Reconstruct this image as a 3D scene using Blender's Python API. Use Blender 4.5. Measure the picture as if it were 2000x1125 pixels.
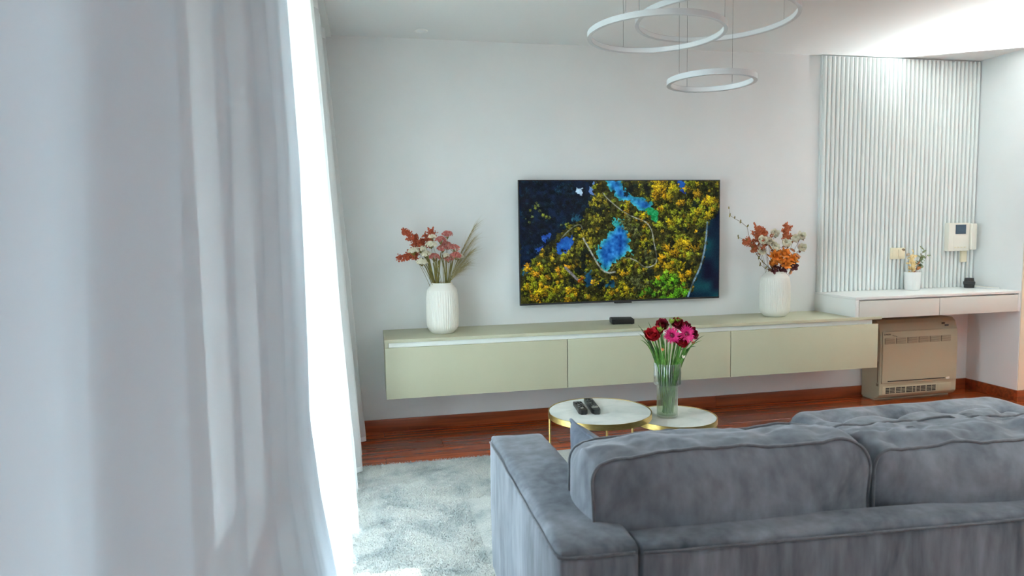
import bpy, bmesh, math, random
import numpy as np
from mathutils import Vector, Matrix, noise
from math import sin, cos, pi, radians as R

for o in list(bpy.data.objects):
    bpy.data.objects.remove(o, do_unlink=True)
scene = bpy.context.scene
COL = scene.collection

# ------------------------------------------------------------------ camera
# world: X runs right along the TV wall (Y = 0), the camera looks towards +Y
FPX, YAW, PITCH, ROLL = 1324.6, 0.2052, 0.0842, -0.0165
cam_loc = Vector((0.0, -4.46, 1.302))
cy, sy, cp, sp = cos(YAW), sin(YAW), cos(PITCH), sin(PITCH)
fwd = Vector((sy*cp, cy*cp, -sp)); rgt = Vector((cy, -sy, 0)); upv = rgt.cross(fwd)
r2 = cos(ROLL)*rgt + sin(ROLL)*upv
u2 = -sin(ROLL)*rgt + cos(ROLL)*upv
cam = bpy.data.cameras.new('camera')
cam.sensor_width = 36.0
cam.lens = FPX/2000*36
cam.clip_start = 0.02
cam.dof.use_dof = True
cam.dof.focus_distance = 3.9
cam.dof.aperture_fstop = 4.0
camo = bpy.data.objects.new('camera', cam); COL.objects.link(camo)
camo.matrix_world = Matrix(((r2.x, u2.x, -fwd.x, cam_loc.x), (r2.y, u2.y, -fwd.y, cam_loc.y), (r2.z, u2.z, -fwd.z, cam_loc.z), (0, 0, 0, 1)))
scene.camera = camo

# ------------------------------------------------------------------ world, sun, exposure
W = bpy.data.worlds.new('sky'); scene.world = W; W.use_nodes = True
bg = W.node_tree.nodes['Background']
bg.inputs[0].default_value = (0.74, 0.88, 1.0, 1)
bg.inputs[1].default_value = 30.0
sun = bpy.data.lights.new('sun', 'SUN'); sun.energy = 26; sun.angle = 0.009; sun.color = (1.0, 0.95, 0.86)
suno = bpy.data.objects.new('sun', sun); COL.objects.link(suno)
SUN_DIR = Vector((0.967*cos(R(60)), 0.25*cos(R(60)), -sin(R(60))))
suno.rotation_euler = SUN_DIR.to_track_quat('-Z', 'Y').to_euler()
suno.location = (-6, -4, 9)
scene.view_settings.view_transform = 'Standard'
scene.view_settings.look = 'None'
scene.view_settings.gamma = 1.0
scene.view_settings.use_curve_mapping = False
scene.view_settings.exposure = 0.36
scene.cycles.max_bounces = 14
scene.cycles.diffuse_bounces = 6
scene.cycles.transmission_bounces = 10
scene.cycles.transparent_max_bounces = 24
scene.cycles.caustics_reflective = False
scene.cycles.caustics_refractive = False
scene.cycles.sample_clamp_indirect = 8
def portal(loc, rot, sx, sz):
    l = bpy.data.lights.new('window_portal', 'AREA'); l.shape = 'RECTANGLE'; l.size = sx; l.size_y = sz
    l.cycles.is_portal = True
    o = bpy.data.objects.new('window_portal', l); COL.objects.link(o); o.location = loc; o.rotation_euler = rot

# ------------------------------------------------------------------ helpers
def lin(c):
    return tuple(((x/255)/12.92 if x/255 <= .04045 else (((x/255)+.055)/1.055)**2.4) for x in c)
def mat(name, c, rough=.5, metal=0., spec=.5, **kw):
    m = bpy.data.materials.new(name); m.use_nodes = True
    b = m.node_tree.nodes['Principled BSDF']
    b.inputs['Base Color'].default_value = (*lin(c), 1)
    b.inputs['Roughness'].default_value = rough
    b.inputs['Metallic'].default_value = metal
    b.inputs['Specular IOR Level'].default_value = spec
    for k, v in kw.items(): b.inputs[k.replace('_', ' ')].default_value = v
    return m
def nodes(m): return m.node_tree.nodes, m.node_tree.links, m.node_tree.nodes['Principled BSDF']
def mottle(m, c0, c1, scale=(6, 6, 6), detail=5, lo=.3, hi=.7, bump=0., bscale=None, coord='Object', rough=.55, distortion=0.):
    """two-tone noise in the base colour, optional fine relief"""
    n, l, b = nodes(m)
    tc = n.new('ShaderNodeTexCoord'); mp = n.new('ShaderNodeMapping'); mp.inputs['Scale'].default_value = scale
    nt = n.new('ShaderNodeTexNoise'); nt.inputs['Scale'].default_value = 1; nt.inputs['Detail'].default_value = detail
    nt.inputs['Roughness'].default_value = rough; nt.inputs['Distortion'].default_value = distortion
    cr = n.new('ShaderNodeValToRGB')
    cr.color_ramp.elements[0].position = lo; cr.color_ramp.elements[0].color = (*lin(c0), 1)
    cr.color_ramp.elements[1].position = hi; cr.color_ramp.elements[1].color = (*lin(c1), 1)
    l.new(tc.outputs[coord], mp.inputs[0]); l.new(mp.outputs[0], nt.inputs[0]); l.new(nt.outputs[0], cr.inputs[0]); l.new(cr.outputs[0], b.inputs['Base Color'])
    if bump:
        n2 = n.new('ShaderNodeTexNoise'); n2.inputs['Scale'].default_value = bscale or 200; n2.inputs['Detail'].default_value = 3
        bp = n.new('ShaderNodeBump'); bp.inputs['Strength'].default_value = bump; bp.inputs['Distance'].default_value = .002
        l.new(tc.outputs[coord], n2.inputs[0]); l.new(n2.outputs[0], bp.inputs['Height']); l.new(bp.outputs[0], b.inputs['Normal'])
    return m

class MB:
    """collects vertices and faces, builds ONE mesh object"""
    def __init__(s): s.v = []; s.f = []
    def add(s, vs, fs):
        k = len(s.v); s.v.extend([tuple(p) for p in vs]); s.f.extend([tuple(i+k for i in f) for f in fs]); return s
    def box(s, x0, x1, y0, y1, z0, z1):
        return s.add([(x0, y0, z0), (x1, y0, z0), (x1, y1, z0), (x0, y1, z0), (x0, y0, z1), (x1, y0, z1), (x1, y1, z1), (x0, y1, z1)],
                     [(0, 3, 2, 1), (4, 5, 6, 7), (0, 1, 5, 4), (1, 2, 6, 5), (2, 3, 7, 6), (3, 0, 4, 7)])
    def tube(s, pts, rad, n=8, cap=True, closed=False):
        pts = [Vector(p) for p in pts]; N = len(pts)
        rads = [rad]*N if not hasattr(rad, '__len__') else rad
        vs = []; fs = []; prev = None
        for i, p in enumerate(pts):
            if closed: t = pts[(i+1) % N]-pts[i-1]
            else: t = pts[min(i+1, N-1)]-pts[max(i-1, 0)]
            t = t.normalized() if t.length > 1e-9 else Vector((0, 0, 1))
            a = prev if prev is not None else (Vector((1, 0, 0)) if abs(t.x) < .8 else Vector((0, 1, 0)))
            a = (a-t*a.dot(t)).normalized(); prev = a; b = t.cross(a)
            for k in range(n):
                w = 2*pi*k/n; vs.append(p+(a*cos(w)+b*sin(w))*rads[i])
        M = N if closed else N-1
        for i in range(M):
            for k in range(n):
                j = (i+1) % N
                fs.append((i*n+k, i*n+(k+1) % n, j*n+(k+1) % n, j*n+k))
        if cap and not closed:
            fs.append(tuple(reversed(range(n)))); fs.append(tuple((N-1)*n+k for k in range(n)))
        return s.add(vs, fs)
    def lathe(s, prof, n=32, c=(0, 0, 0), rf=None, closed=False):
        """prof: (radius, z); rf(angle, i) scales the radius"""
        vs = []; fs = []
        for i, (r, z) in enumerate(prof):
            for k in range(n):
                a = 2*pi*k/n; q = r*(rf(a, i) if rf else 1)
                vs.append((c[0]+q*cos(a), c[1]+q*sin(a), c[2]+z))
        M = len(prof)
        for i in range(M if closed else M-1):
            j = (i+1) % M
            for k in range(n):
                fs.append((i*n+k, i*n+(k+1) % n, j*n+(k+1) % n, j*n+k))
        if not closed:
            if prof[0][0] > 1e-6: fs.append(tuple(reversed(range(n))))
            if prof[-1][0] > 1e-6: fs.append(tuple((M-1)*n+k for k in range(n)))
        return s.add(vs, fs)
    def octa(s, c, r, sq=(1, 1, 1)):
        x, y, z = c
        return s.add([(x+r*sq[0], y, z), (x-r*sq[0], y, z), (x, y+r*sq[1], z), (x, y-r*sq[1], z), (x, y, z+r*sq[2]), (x, y, z-r*sq[2])],
                     [(0, 2, 4), (2, 1, 4), (1, 3, 4), (3, 0, 4), (2, 0, 5), (1, 2, 5), (3, 1, 5), (0, 3, 5)])
    def blade(s, pts, w, side=None):
        """tapered strip along pts, slightly V-folded"""
        pts = [Vector(p) for p in pts]; N = len(pts); vs = []; fs = []
        for i, p in enumerate(pts):
            t = (pts[min(i+1, N-1)]-pts[max(i-1, 0)]).normalized()
            sd = side if side is not None else Vector((0, -1, 0))
            b = t.cross(sd)
            b = b.normalized() if b.length > 1e-4 else Vector((1, 0, 0))
            nrm = b.cross(t).normalized()
            u = i/(N-1); ww = w*max(.04, (1-u)**.6*(min(1, .35+u*3)))
            vs += [p-b*ww, p+nrm*ww*.35, p+b*ww]
        for i in range(N-1):
            a = i*3; fs += [(a, a+1, a+4, a+3), (a+1, a+2, a+5, a+4)]
        return s.add(vs, fs)
    def petal(s, base, d, up, L, w, curl=.3, n=4, taper=1.):
        """petal from base along direction d, its face towards up, bending towards up by curl"""
        d = Vector(d).normalized(); up = Vector(up); up = (up-d*up.dot(d)).normalized(); sd = d.cross(up); base = Vector(base)
        vs = []; fs = []
        for i in range(n+1):
            u = i/n; ww = w*(sin(pi*min(1, .12+u*.8*taper))**.7)*(1 if i < n else .45)
            c = base+d*(L*u*(1-.25*abs(curl)*u))+up*(L*curl*u*u)
            vs += [c-sd*ww, c-up*ww*.18, c+sd*ww]
        for i in range(n):
            a = i*3; fs += [(a, a+1, a+4, a+3), (a+1, a+2, a+5, a+4)]
        return s.add(vs, fs)
    def mesh(s, name):
        me = bpy.data.meshes.new(name); me.from_pydata(s.v, [], s.f); me.update(); return me
    def build(s, name, m, parent=None, smooth=False, bevel=0., seg=2, autosmooth=None):
        me = s.mesh(name)
        return link(name, me, m, parent, smooth, bevel, seg, autosmooth)
def link(name, me, m, parent=None, smooth=False, bevel=0., seg=2, autosmooth=None):
    bm = bmesh.new(); bm.from_mesh(me)
    if bevel:
        bmesh.ops.remove_doubles(bm, verts=bm.verts, dist=1e-6)
        bmesh.ops.bevel(bm, geom=[e for e in bm.edges if len(e.link_faces) == 2 and e.calc_face_angle(0) > .4], offset=bevel, segments=seg, profile=.6, affect='EDGES', clamp_overlap=True)
    bmesh.ops.recalc_face_normals(bm, faces=bm.faces)
    bm.to_mesh(me); bm.free()
    if smooth or autosmooth is not None: me.shade_smooth()
    if autosmooth is not None: me.set_sharp_from_angle(angle=autosmooth)
    me.materials.append(m)
    o = bpy.data.objects.new(name, me); COL.objects.link(o)
    if parent is not None:
        o.parent = parent
        o.matrix_parent_inverse = Matrix.Translation(-parent_loc(parent))
    return o
def parent_loc(p):
    v = Vector((0, 0, 0))
    while p is not None:
        v += Vector(p.location) + (p.matrix_parent_inverse.translation if p.parent else Vector((0, 0, 0))); p = p.parent
    return v
def tag(o, label, cat, group=None):
    o['label'] = label; o['category'] = cat
    if group: o['group'] = group
    return o
def thing(name, label, cat, loc=(0, 0, 0), group=None):
    o = bpy.data.objects.new(name, None); COL.objects.link(o); o.location = loc; o.empty_display_size = .05
    return tag(o, label, cat, group)
def struct(o): o['kind'] = 'structure'; return o
def setting(name, loc=(0, 0, 0)):
    o = bpy.data.objects.new(name, None); COL.objects.link(o); o.location = loc; return struct(o)
def bx(name, x0, x1, y0, y1, z0, z1, m, parent=None, bevel=.002, seg=2):
    return MB().box(x0, x1, y0, y1, z0, z1).build(name, m, parent, bevel=bevel, seg=seg, autosmooth=.6 if bevel else None)
def rnd(a, b): return random.uniform(a, b)
def fbm(p, o=4): return noise.fractal(Vector(p), 1.0, 2.0, o)
random.seed(7); np.random.seed(7)

# ------------------------------------------------------------------ materials
M = {}
M['wall'] = mottle(mat('wall_paint', (225, 228, 228), .85, spec=.2), (224, 227, 227), (228, 231, 231), (3, 3, 3), bump=.04, bscale=350)
M['wall_warm'] = mat('warm_wall_paint', (222, 208, 184), .85, spec=.2)
M['ceil'] = mat('ceiling_paint', (228, 231, 231), .9, spec=.1)
M['white'] = mat('white_lacquer', (232, 234, 232), .38)
M['slat'] = mat('slat_white', (228, 233, 231), .5)
M['greige'] = mottle(mat('greige_lacquer', (178, 177, 152), .45), (176, 175, 150), (181, 180, 155), (2, 2, 2))
M['greige_edge'] = mat('greige_edge', (166, 160, 140), .5)
M['profile'] = mat('white_handle_profile', (236, 240, 236), .3)
M['black'] = mat('black_plastic', (14, 15, 16), .35)
M['blackrub'] = mat('black_rubber', (22, 24, 27), .6)
M['grey'] = mat('grey_plastic', (120, 124, 126), .5)
M['brass'] = mottle(mat('brushed_brass', (206, 176, 104), .3, 1.0), (198, 168, 96), (220, 192, 124), (30, 30, 200))
M['marble'] = mottle(mat('white_marble', (226, 230, 226), .22), (206, 213, 210), (230, 233, 229), (5, 9, 5), 8, .32, .55, distortion=1.2)
M['drawer'] = mat('shaded_white_lacquer', (206, 207, 200), .45)  # white lacquer greyed: shade on the drawer fronts put into their colour
M['ceramic'] = mat('matt_ceramic', (232, 230, 221), .6)
M['ac'] = mat('air_conditioner_plastic', (172, 166, 141), .5)
M['ac_dark'] = mat('air_conditioner_grille', (120, 108, 90), .7)
M['ac_black'] = mat('air_conditioner_shadow_slot', (26, 24, 20), .6)
M['cream'] = mat('cream_plastic', (226, 218, 190), .45)
M['ivory'] = mat('ivory_plastic', (228, 226, 214), .45)
M['screen_off'] = mat('small_dark_screen', (42, 58, 72), .15)
M['aluminium'] = mat('white_aluminium_ring', (202, 206, 208), .45)
M['diffuser'] = mat('opal_diffuser', (232, 236, 238), .5)
M['steel'] = mat('steel_cable', (120, 124, 126), .4, .6)
M['beige'] = mat('beige_laminate', (196, 192, 178), .6)
M['frame'] = mat('white_window_frame', (238, 240, 240), .4)
M['stone'] = mat('balcony_tile', (170, 166, 158), .8)
M['ground'] = mat('outside_ground', (122, 124, 112), .95)
M['facade'] = mat('outside_render', (200, 196, 188), .9)

def wood(name, c0, c1, grain=(1.2, 26, 26), rough=.2, rand=True):
    m = mat(name, c0, rough, spec=.5); n, l, b = nodes(m)
    tc = n.new('ShaderNodeTexCoord'); mp = n.new('ShaderNodeMapping'); mp.inputs['Scale'].default_value = grain
    oi = n.new('ShaderNodeObjectInfo'); ad = n.new('ShaderNodeVectorMath'); ad.operation = 'ADD'
    sc = n.new('ShaderNodeVectorMath'); sc.operation = 'SCALE'; sc.inputs[0].default_value = (37, 11, 5); l.new(oi.outputs['Random'], sc.inputs['Scale'])
    l.new(tc.outputs['Object'], ad.inputs[0]); l.new(sc.outputs[0], ad.inputs[1]); l.new(ad.outputs[0], mp.inputs[0])
    nt = n.new('ShaderNodeTexNoise'); nt.inputs['Scale'].default_value = 1.5; nt.inputs['Detail'].default_value = 6; nt.inputs['Distortion'].default_value = .6
    l.new(mp.outputs[0], nt.inputs[0])
    cr = n.new('ShaderNodeValToRGB'); cr.color_ramp.elements[0].position = .3; cr.color_ramp.elements[1].position = .72
    cr.color_ramp.elements[0].color = (*lin(c0), 1); cr.color_ramp.elements[1].color = (*lin(c1), 1); l.new(nt.outputs[0], cr.inputs[0])
    hs = n.new('ShaderNodeHueSaturation'); mr = n.new('ShaderNodeMapRange'); mr.inputs['To Min'].default_value = .72; mr.inputs['To Max'].default_value = 1.3
    l.new(oi.outputs['Random'], mr.inputs['Value']); l.new(mr.outputs[0], hs.inputs['Value']); l.new(cr.outputs[0], hs.inputs['Color'])
    l.new(hs.outputs[0], b.inputs['Base Color'])
    return m
M['floor'] = wood('dark_red_parquet', (96, 40, 17), (156, 72, 30), rough=.2)
M['skirting'] = wood('dark_red_skirting', (92, 40, 18), (140, 66, 32), rough=.3)
M['screed'] = mat('parquet_joint', (34, 14, 8), .6)

def velvet(name, c0, c1, streak=(5, 5, 1.6)):
    m = mat(name, c0, .85, spec=.15)
    n, l, b = nodes(m)
    b.inputs['Sheen Weight'].default_value = .3; b.inputs['Sheen Roughness'].default_value = .35
    b.inputs['Sheen Tint'].default_value = (.80, .84, .92, 1)
    tc = n.new('ShaderNodeTexCoord'); mp = n.new('ShaderNodeMapping'); mp.inputs['Scale'].default_value = streak
    n1 = n.new('ShaderNodeTexNoise'); n1.inputs['Scale'].default_value = 1.4; n1.inputs['Detail'].default_value = 7; n1.inputs['Roughness'].default_value = .6; n1.inputs['Distortion'].default_value = .7
    mp2 = n.new('ShaderNodeMapping'); mp2.inputs['Scale'].default_value = (streak[0]*9, streak[1]*9, streak[2]*5)
    n2 = n.new('ShaderNodeTexNoise'); n2.inputs['Scale'].default_value = 1; n2.inputs['Detail'].default_value = 4
    l.new(tc.outputs['Object'], mp.inputs[0]); l.new(mp.outputs[0], n1.inputs[0]); l.new(tc.outputs['Object'], mp2.inputs[0]); l.new(mp2.outputs[0], n2.inputs[0])
    mx = n.new('ShaderNodeMath'); mx.operation = 'MULTIPLY_ADD'; mx.inputs[1].default_value = .35; l.new(n2.outputs[0], mx.inputs[0])
    m2 = n.new('ShaderNodeMath'); m2.operation = 'MULTIPLY'; m2.inputs[1].default_value = .65; l.new(n1.outputs[0], m2.inputs[0]); l.new(m2.outputs[0], mx.inputs[2])
    cr = n.new('ShaderNodeValToRGB'); cr.color_ramp.elements[0].position = .32; cr.color_ramp.elements[1].position = .68
    cr.color_ramp.elements[0].color = (*lin(c0), 1); cr.color_ramp.elements[1].color = (*lin(c1), 1)
    l.new(mx.outputs[0], cr.inputs[0]); l.new(cr.outputs[0], b.inputs['Base Color'])
    bp = n.new('ShaderNodeBump'); bp.inputs['Strength'].default_value = .25; bp.inputs['Distance'].default_value = .004
    l.new(n1.outputs[0], bp.inputs['Height']); l.new(bp.outputs[0], b.inputs['Normal'])
    return m
M['velvet'] = velvet('grey_velvet', (64, 69, 76), (128, 132, 140))
M['velvet_pile'] = velvet('grey_velvet_cushions', (64, 69, 76), (128, 132, 140), (3, 3, 3))
M['piping'] = velvet('grey_velvet_piping', (78, 81, 86), (112, 114, 119), (9, 9, 9))
M['pillow'] = velvet('slate_blue_velvet', (66, 72, 84), (104, 110, 122), (6, 6, 6))

def sheer(name, c, transl=.5, transp=.1):
    m = bpy.data.materials.new(name); m.use_nodes = True; n = m.node_tree.nodes; l = m.node_tree.links
    n.remove(n['Principled BSDF']); out = n['Material Output']
    d = n.new('ShaderNodeBsdfDiffuse'); t = n.new('ShaderNodeBsdfTranslucent'); tp = n.new('ShaderNodeBsdfTransparent')
    d.inputs[0].default_value = (*lin(c), 1); t.inputs[0].default_value = (*lin(c), 1)
    a = n.new('ShaderNodeMixShader'); a.inputs[0].default_value = transl; l.new(d.outputs[0], a.inputs[1]); l.new(t.outputs[0], a.inputs[2])
    b = n.new('ShaderNodeMixShader'); b.inputs[0].default_value = transp; l.new(a.outputs[0], b.inputs[1]); l.new(tp.outputs[0], b.inputs[2])
    # weave: fine threads let a little more or less light through
    tc = n.new('ShaderNodeTexCoord'); mp = n.new('ShaderNodeMapping'); mp.inputs['Scale'].default_value = (900, 900, 500)
    w = n.new('ShaderNodeTexNoise'); w.inputs['Scale'].default_value = 1; mr = n.new('ShaderNodeMapRange'); mr.inputs['To Min'].default_value = transp*.4; mr.inputs['To Max'].default_value = transp*1.6
    l.new(tc.outputs['Object'], mp.inputs[0]); l.new(mp.outputs[0], w.inputs[0]); l.new(w.outputs[0], mr.inputs[0]); lw = n.new('ShaderNodeLayerWeight'); lw.inputs['Blend'].default_value = .5; iv = n.new('ShaderNodeMath'); iv.operation = 'SUBTRACT'; iv.inputs[0].default_value = 1.25; l.new(lw.outputs['Facing'], iv.inputs[1]); mu = n.new('ShaderNodeMath'); mu.operation = 'MULTIPLY'; mu.use_clamp = True; l.new(iv.outputs[0], mu.inputs[0]); l.new(mr.outputs[0], mu.inputs[1]); l.new(mu.outputs[0], b.inputs[0])
    l.new(b.outputs[0], out.inputs[0]); return m
M['sheer'] = sheer('white_sheer_voile', (236, 238, 238), .45, .30)
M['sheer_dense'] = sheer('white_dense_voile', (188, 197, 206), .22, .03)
M['hem'] = sheer('white_sheer_hem', (236, 238, 238), .3, .02)

def pane_glass(name):
    m = bpy.data.materials.new(name); m.use_nodes = True; n = m.node_tree.nodes; l = m.node_tree.links
    n.remove(n['Principled BSDF']); out = n['Material Output']
    t = n.new('ShaderNodeBsdfTransparent'); t.inputs[0].default_value = (.96, .98, .97, 1); g = n.new('ShaderNodeBsdfGlossy'); g.inputs['Roughness'].default_value = .0
    mx = n.new('ShaderNodeMixShader'); mx.inputs[0].default_value = .06
    l.new(t.outputs[0], mx.inputs[1]); l.new(g.outputs[0], mx.inputs[2]); l.new(mx.outputs[0], out.inputs[0]); return m
M['pane'] = pane_glass('window_glass')
def thin_glass(name, tint, lo, hi, rough):
    m = bpy.data.materials.new(name); m.use_nodes = True; n = m.node_tree.nodes; l = m.node_tree.links
    n.remove(n['Principled BSDF']); out = n['Material Output']
    t = n.new('ShaderNodeBsdfTransparent'); t.inputs[0].default_value = (*tint, 1); g = n.new('ShaderNodeBsdfGlossy'); g.inputs['Roughness'].default_value = rough
    lw = n.new('ShaderNodeLayerWeight'); lw.inputs['Blend'].default_value = .35; mr = n.new('ShaderNodeMapRange'); mr.inputs['To Min'].default_value = lo; mr.inputs['To Max'].default_value = hi
    mx = n.new('ShaderNodeMixShader'); l.new(lw.outputs['Facing'], mr.inputs[0]); l.new(mr.outputs[0], mx.inputs[0])
    l.new(t.outputs[0], mx.inputs[1]); l.new(g.outputs[0], mx.inputs[2]); l.new(mx.outputs[0], out.inputs[0]); return m
M['glass'] = thin_glass('clear_ribbed_glass', (.94, .97, .95), .07, .65, .04)
M['water'] = thin_glass('vase_water', (.86, .93, .80), .02, .12, .0)

def rugmat():
    m = mat('mottled_rug', (200, 204, 200), .95, spec=.05); n, l, b = nodes(m)
    tc = n.new('ShaderNodeTexCoord')
    def nz(s, d, dist=0.):
        t = n.new('ShaderNodeTexNoise'); t.inputs['Scale'].default_value = s; t.inputs['Detail'].default_value = d; t.inputs['Distortion'].default_value = dist; t.inputs['Roughness'].default_value = .65
        l.new(tc.outputs['Object'], t.inputs[0]); return t
    a = nz(4.2, 7, .5); f = nz(160, 3)
    cr = n.new('ShaderNodeValToRGB'); e = cr.color_ramp.elements
    e[0].position = .30; e[0].color = (*lin((126, 136, 138)), 1); e[1].position = .52; e[1].color = (*lin((192, 195, 192)), 1)
    k = e.new(.40); k.color = (*lin((166, 173, 172)), 1); k = e.new(.75); k.color = (*lin((204, 205, 198)), 1)
    l.new(a.outputs[0], cr.inputs[0])
    mr = n.new('ShaderNodeMapRange'); mr.inputs['From Min'].default_value = .3; mr.inputs['From Max'].default_value = .7; mr.inputs['To Min'].default_value = .72; mr.inputs['To Max'].default_value = 1.12
    l.new(f.outputs[0], mr.inputs[0]); mu = n.new('ShaderNodeVectorMath'); mu.operation = 'SCALE'; l.new(cr.outputs[0], mu.inputs[0]); l.new(mr.outputs[0], mu.inputs['Scale'])
    l.new(mu.outputs[0], b.inputs['Base Color'])
    bp = n.new('ShaderNodeBump'); bp.inputs['Strength'].default_value = .6; bp.inputs['Distance'].default_value = .006; l.new(f.outputs[0], bp.inputs['Height']); l.new(bp.outputs[0], b.inputs['Normal'])
    return m
M['rug'] = rugmat()
def leafmat(name, c0, c1, sc=40, rough=.6):
    return mottle(mat(name, c0, rough, spec=.3), c0, c1, (sc, sc, sc), 3)
M['stem_olive'] = leafmat('olive_dried_stem', (96, 92, 42), (138, 126, 62))
M['stem_brown'] = leafmat('brown_dried_stem', (84, 66, 48), (120, 100, 72))
M['stem_green'] = leafmat('fresh_green_stem', (62, 118, 46), (120, 168, 80))
M['leaf_green'] = leafmat('grass_green_leaf', (52, 92, 40), (110, 150, 66))
M['leaf_dark'] = leafmat('dark_green_leaf', (38, 62, 40), (72, 100, 56))
M['rust'] = leafmat('rust_red_plume', (152, 58, 36), (200, 104, 70), 60)
M['rust_orange'] = leafmat('rust_orange_plume', (168, 76, 44), (206, 124, 84), 60)
M['whitefl'] = leafmat('ivory_dried_flower', (222, 216, 192), (244, 240, 224), 60)
M['pinkfl'] = leafmat('dusty_pink_dried_flower', (170, 76, 72), (220, 150, 138), 90)
M['pampas'] = leafmat('khaki_grass_plume', (140, 128, 86), (186, 174, 132), 60)
M['orange'] = leafmat('orange_dried_leaf', (206, 112, 34), (238, 164, 74), 30)
M['plum'] = leafmat('plum_dried_leaf', (58, 26, 34), (96, 48, 50), 40)
M['copper'] = leafmat('copper_dried_leaf', (126, 72, 40), (176, 116, 66), 40)
M['magenta'] = leafmat('magenta_petal', (206, 20, 104), (240, 70, 150), 60)
M['magenta_dark'] = leafmat('dark_flower_centre', (70, 8, 30), (130, 14, 50), 90)
M['crimson'] = leafmat('crimson_petal', (150, 16, 30), (206, 40, 52), 60)
M['wine'] = leafmat('wine_red_petal', (96, 10, 30), (158, 24, 52), 60)
M['lime'] = leafmat('lime_green_bud', (132, 166, 56), (182, 206, 96), 60)
M['peach'] = leafmat('peach_bud', (214, 120, 72), (240, 172, 120), 60)
M['cream_leaf'] = leafmat('cream_dried_leaf', (206, 178, 116), (236, 214, 164), 50)
M['moss_leaf'] = leafmat('moss_green_dried_leaf', (74, 84, 58), (112, 120, 84), 50)

# ------------------------------------------------------------------ room shell
H = 2.529; XR = 4.595; YR = .44; XL = -.5; XE = 7.0; YB = -7.0
fl = struct(bx('floor', XL-.25, XE+.25, YB-.25, .25, -.2, -.006, M['screed'], bevel=0))
# parquet planks, each its own piece
plank_mesh = {}
def plank(x0, x1, y0, y1):
    key = (round(x1-x0, 4), round(y1-y0, 4))
    if key not in plank_mesh:
        a, b = key; me = MB().box(.0004, a-.0004, .0005, b-.0005, -.014, 0).mesh('plank'); me.materials.append(M['floor'])
        bm = bmesh.new(); bm.from_mesh(me); bmesh.ops.bevel(bm, geom=[e for e in bm.edges if all(v.co.z > -.001 for v in e.verts)], offset=.0012, segments=1, affect='EDGES'); bm.to_mesh(me); bm.free()
        plank_mesh[key] = me
    o = bpy.data.objects.new('plank', plank_mesh[key]); COL.objects.link(o); o.parent = fl; o.location = (x0, y0, 0)
PW = .14
row = 0; y = 0.0
while y > YB+.01:
    x = XL; k = 0; L = [1.9, 1.5, 1.7, 1.9]
    first = [.55, 1.25, .9, 1.6][row % 4]
    while x < XE-1e-6:
        ln = first if k == 0 else 1.9
        x1 = min(XE, x+ln); plank(x, x1, y-PW, y); x = x1; k += 1
    y -= PW; row += 1

struct(bx('ceiling', XL-.25, XE+.25, YB-.25, .25, H, H+.2, M['ceil'], bevel=0))
struct(bx('wall_far', XL-.25, XE+.25, 0, .25, 0, H, M['wall'], bevel=0))
wr = setting('wall_right', (XR, -.22, 0))
bx('wall_side', XR, XE, -YR+.004, -.0, 0, H, M['wall'], wr, bevel=0)
bx('wall_end', XR+.004, XE, -YR, -YR+.004, 0, H, M['wall_warm'], wr, bevel=0)
struct(bx('wall_hall', XE, XE+.25, YB, 0, 0, H, M['wall'], bevel=0))
# left wall with two tall window openings, rear wall with one
def wall_with_openings(name, axis, p0, p1, a0, a1, ops, m):
    mb = MB()
    def b(u0, u1, z0, z1):
        if u1-u0 < 1e-4 or z1-z0 < 1e-4: return
        if axis == 'Y': mb.box(p0, p1, u0, u1, z0, z1)
        else: mb.box(u0, u1, p0, p1, z0, z1)
    u = a0
    for (o0, o1, z0, z1) in ops:
        b(u, o0, 0, H); b(o0, o1, 0, z0); b(o0, o1, z1, H); u = o1
    b(u, a1, 0, H)
    return struct(mb.build(name, m))
W1 = (-2.36, -1.30, .02, 2.34); W2 = (-5.45, -4.40, .02, 2.34)
wall_with_openings('wall_left', 'Y', XL-.25, XL, YB-.25, 0, [W2, W1], M['wall'])
wall_with_openings('wall_rear', 'X', YB-.25, YB, XL, XE, [], M['wall'])
def window(name, axis, pos, a0, a1, z0, z1, np_):
    c = (a0+a1)/2
    w = setting(name, (pos, c, z0) if axis == 'Y' else (c, pos, z0))
    def b(nm, u0, u1, q0, q1, m, t=.035):
        if axis == 'Y': return bx(nm, pos-t, pos+t, u0, u1, q0, q1, m, w, bevel=.003 if t > .01 else 0)
        return bx(nm, u0, u1, pos-t, pos+t, q0, q1, m, w, bevel=.003 if t > .01 else 0)
    e = .0005
    b('rail', a0+e, a1-e, z0+e, z0+.07, M['frame']); b('rail', a0+e, a1-e, z1-.07, z1-e, M['frame'])
    n = np_; wd = (a1-a0)/n
    for i in range(n+1):
        u = a0+i*wd; h = .055
        b('stile', max(a0+e, u-h), min(a1-e, u+h), z0+.0705, z1-.0705, M['frame'])
    for i in range(n):
        b('pane', a0+i*wd+.056, a0+(i+1)*wd-.056, z0+.0705, z1-.0705, M['pane'], .004)
    return w
window('window_1', 'Y', XL-.15, *W1, 2); window('window_2', 'Y', XL-.15, *W2, 2)
portal((XL-.26, (W1[0]+W1[1])/2, (W1[2]+W1[3])/2), (0, -pi/2, 0), W1[3]-W1[2], W1[1]-W1[0])
portal((XL-.26, (W2[0]+W2[1])/2, (W2[2]+W2[3])/2), (0, -pi/2, 0), W2[3]-W2[2], W2[1]-W2[0])
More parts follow.
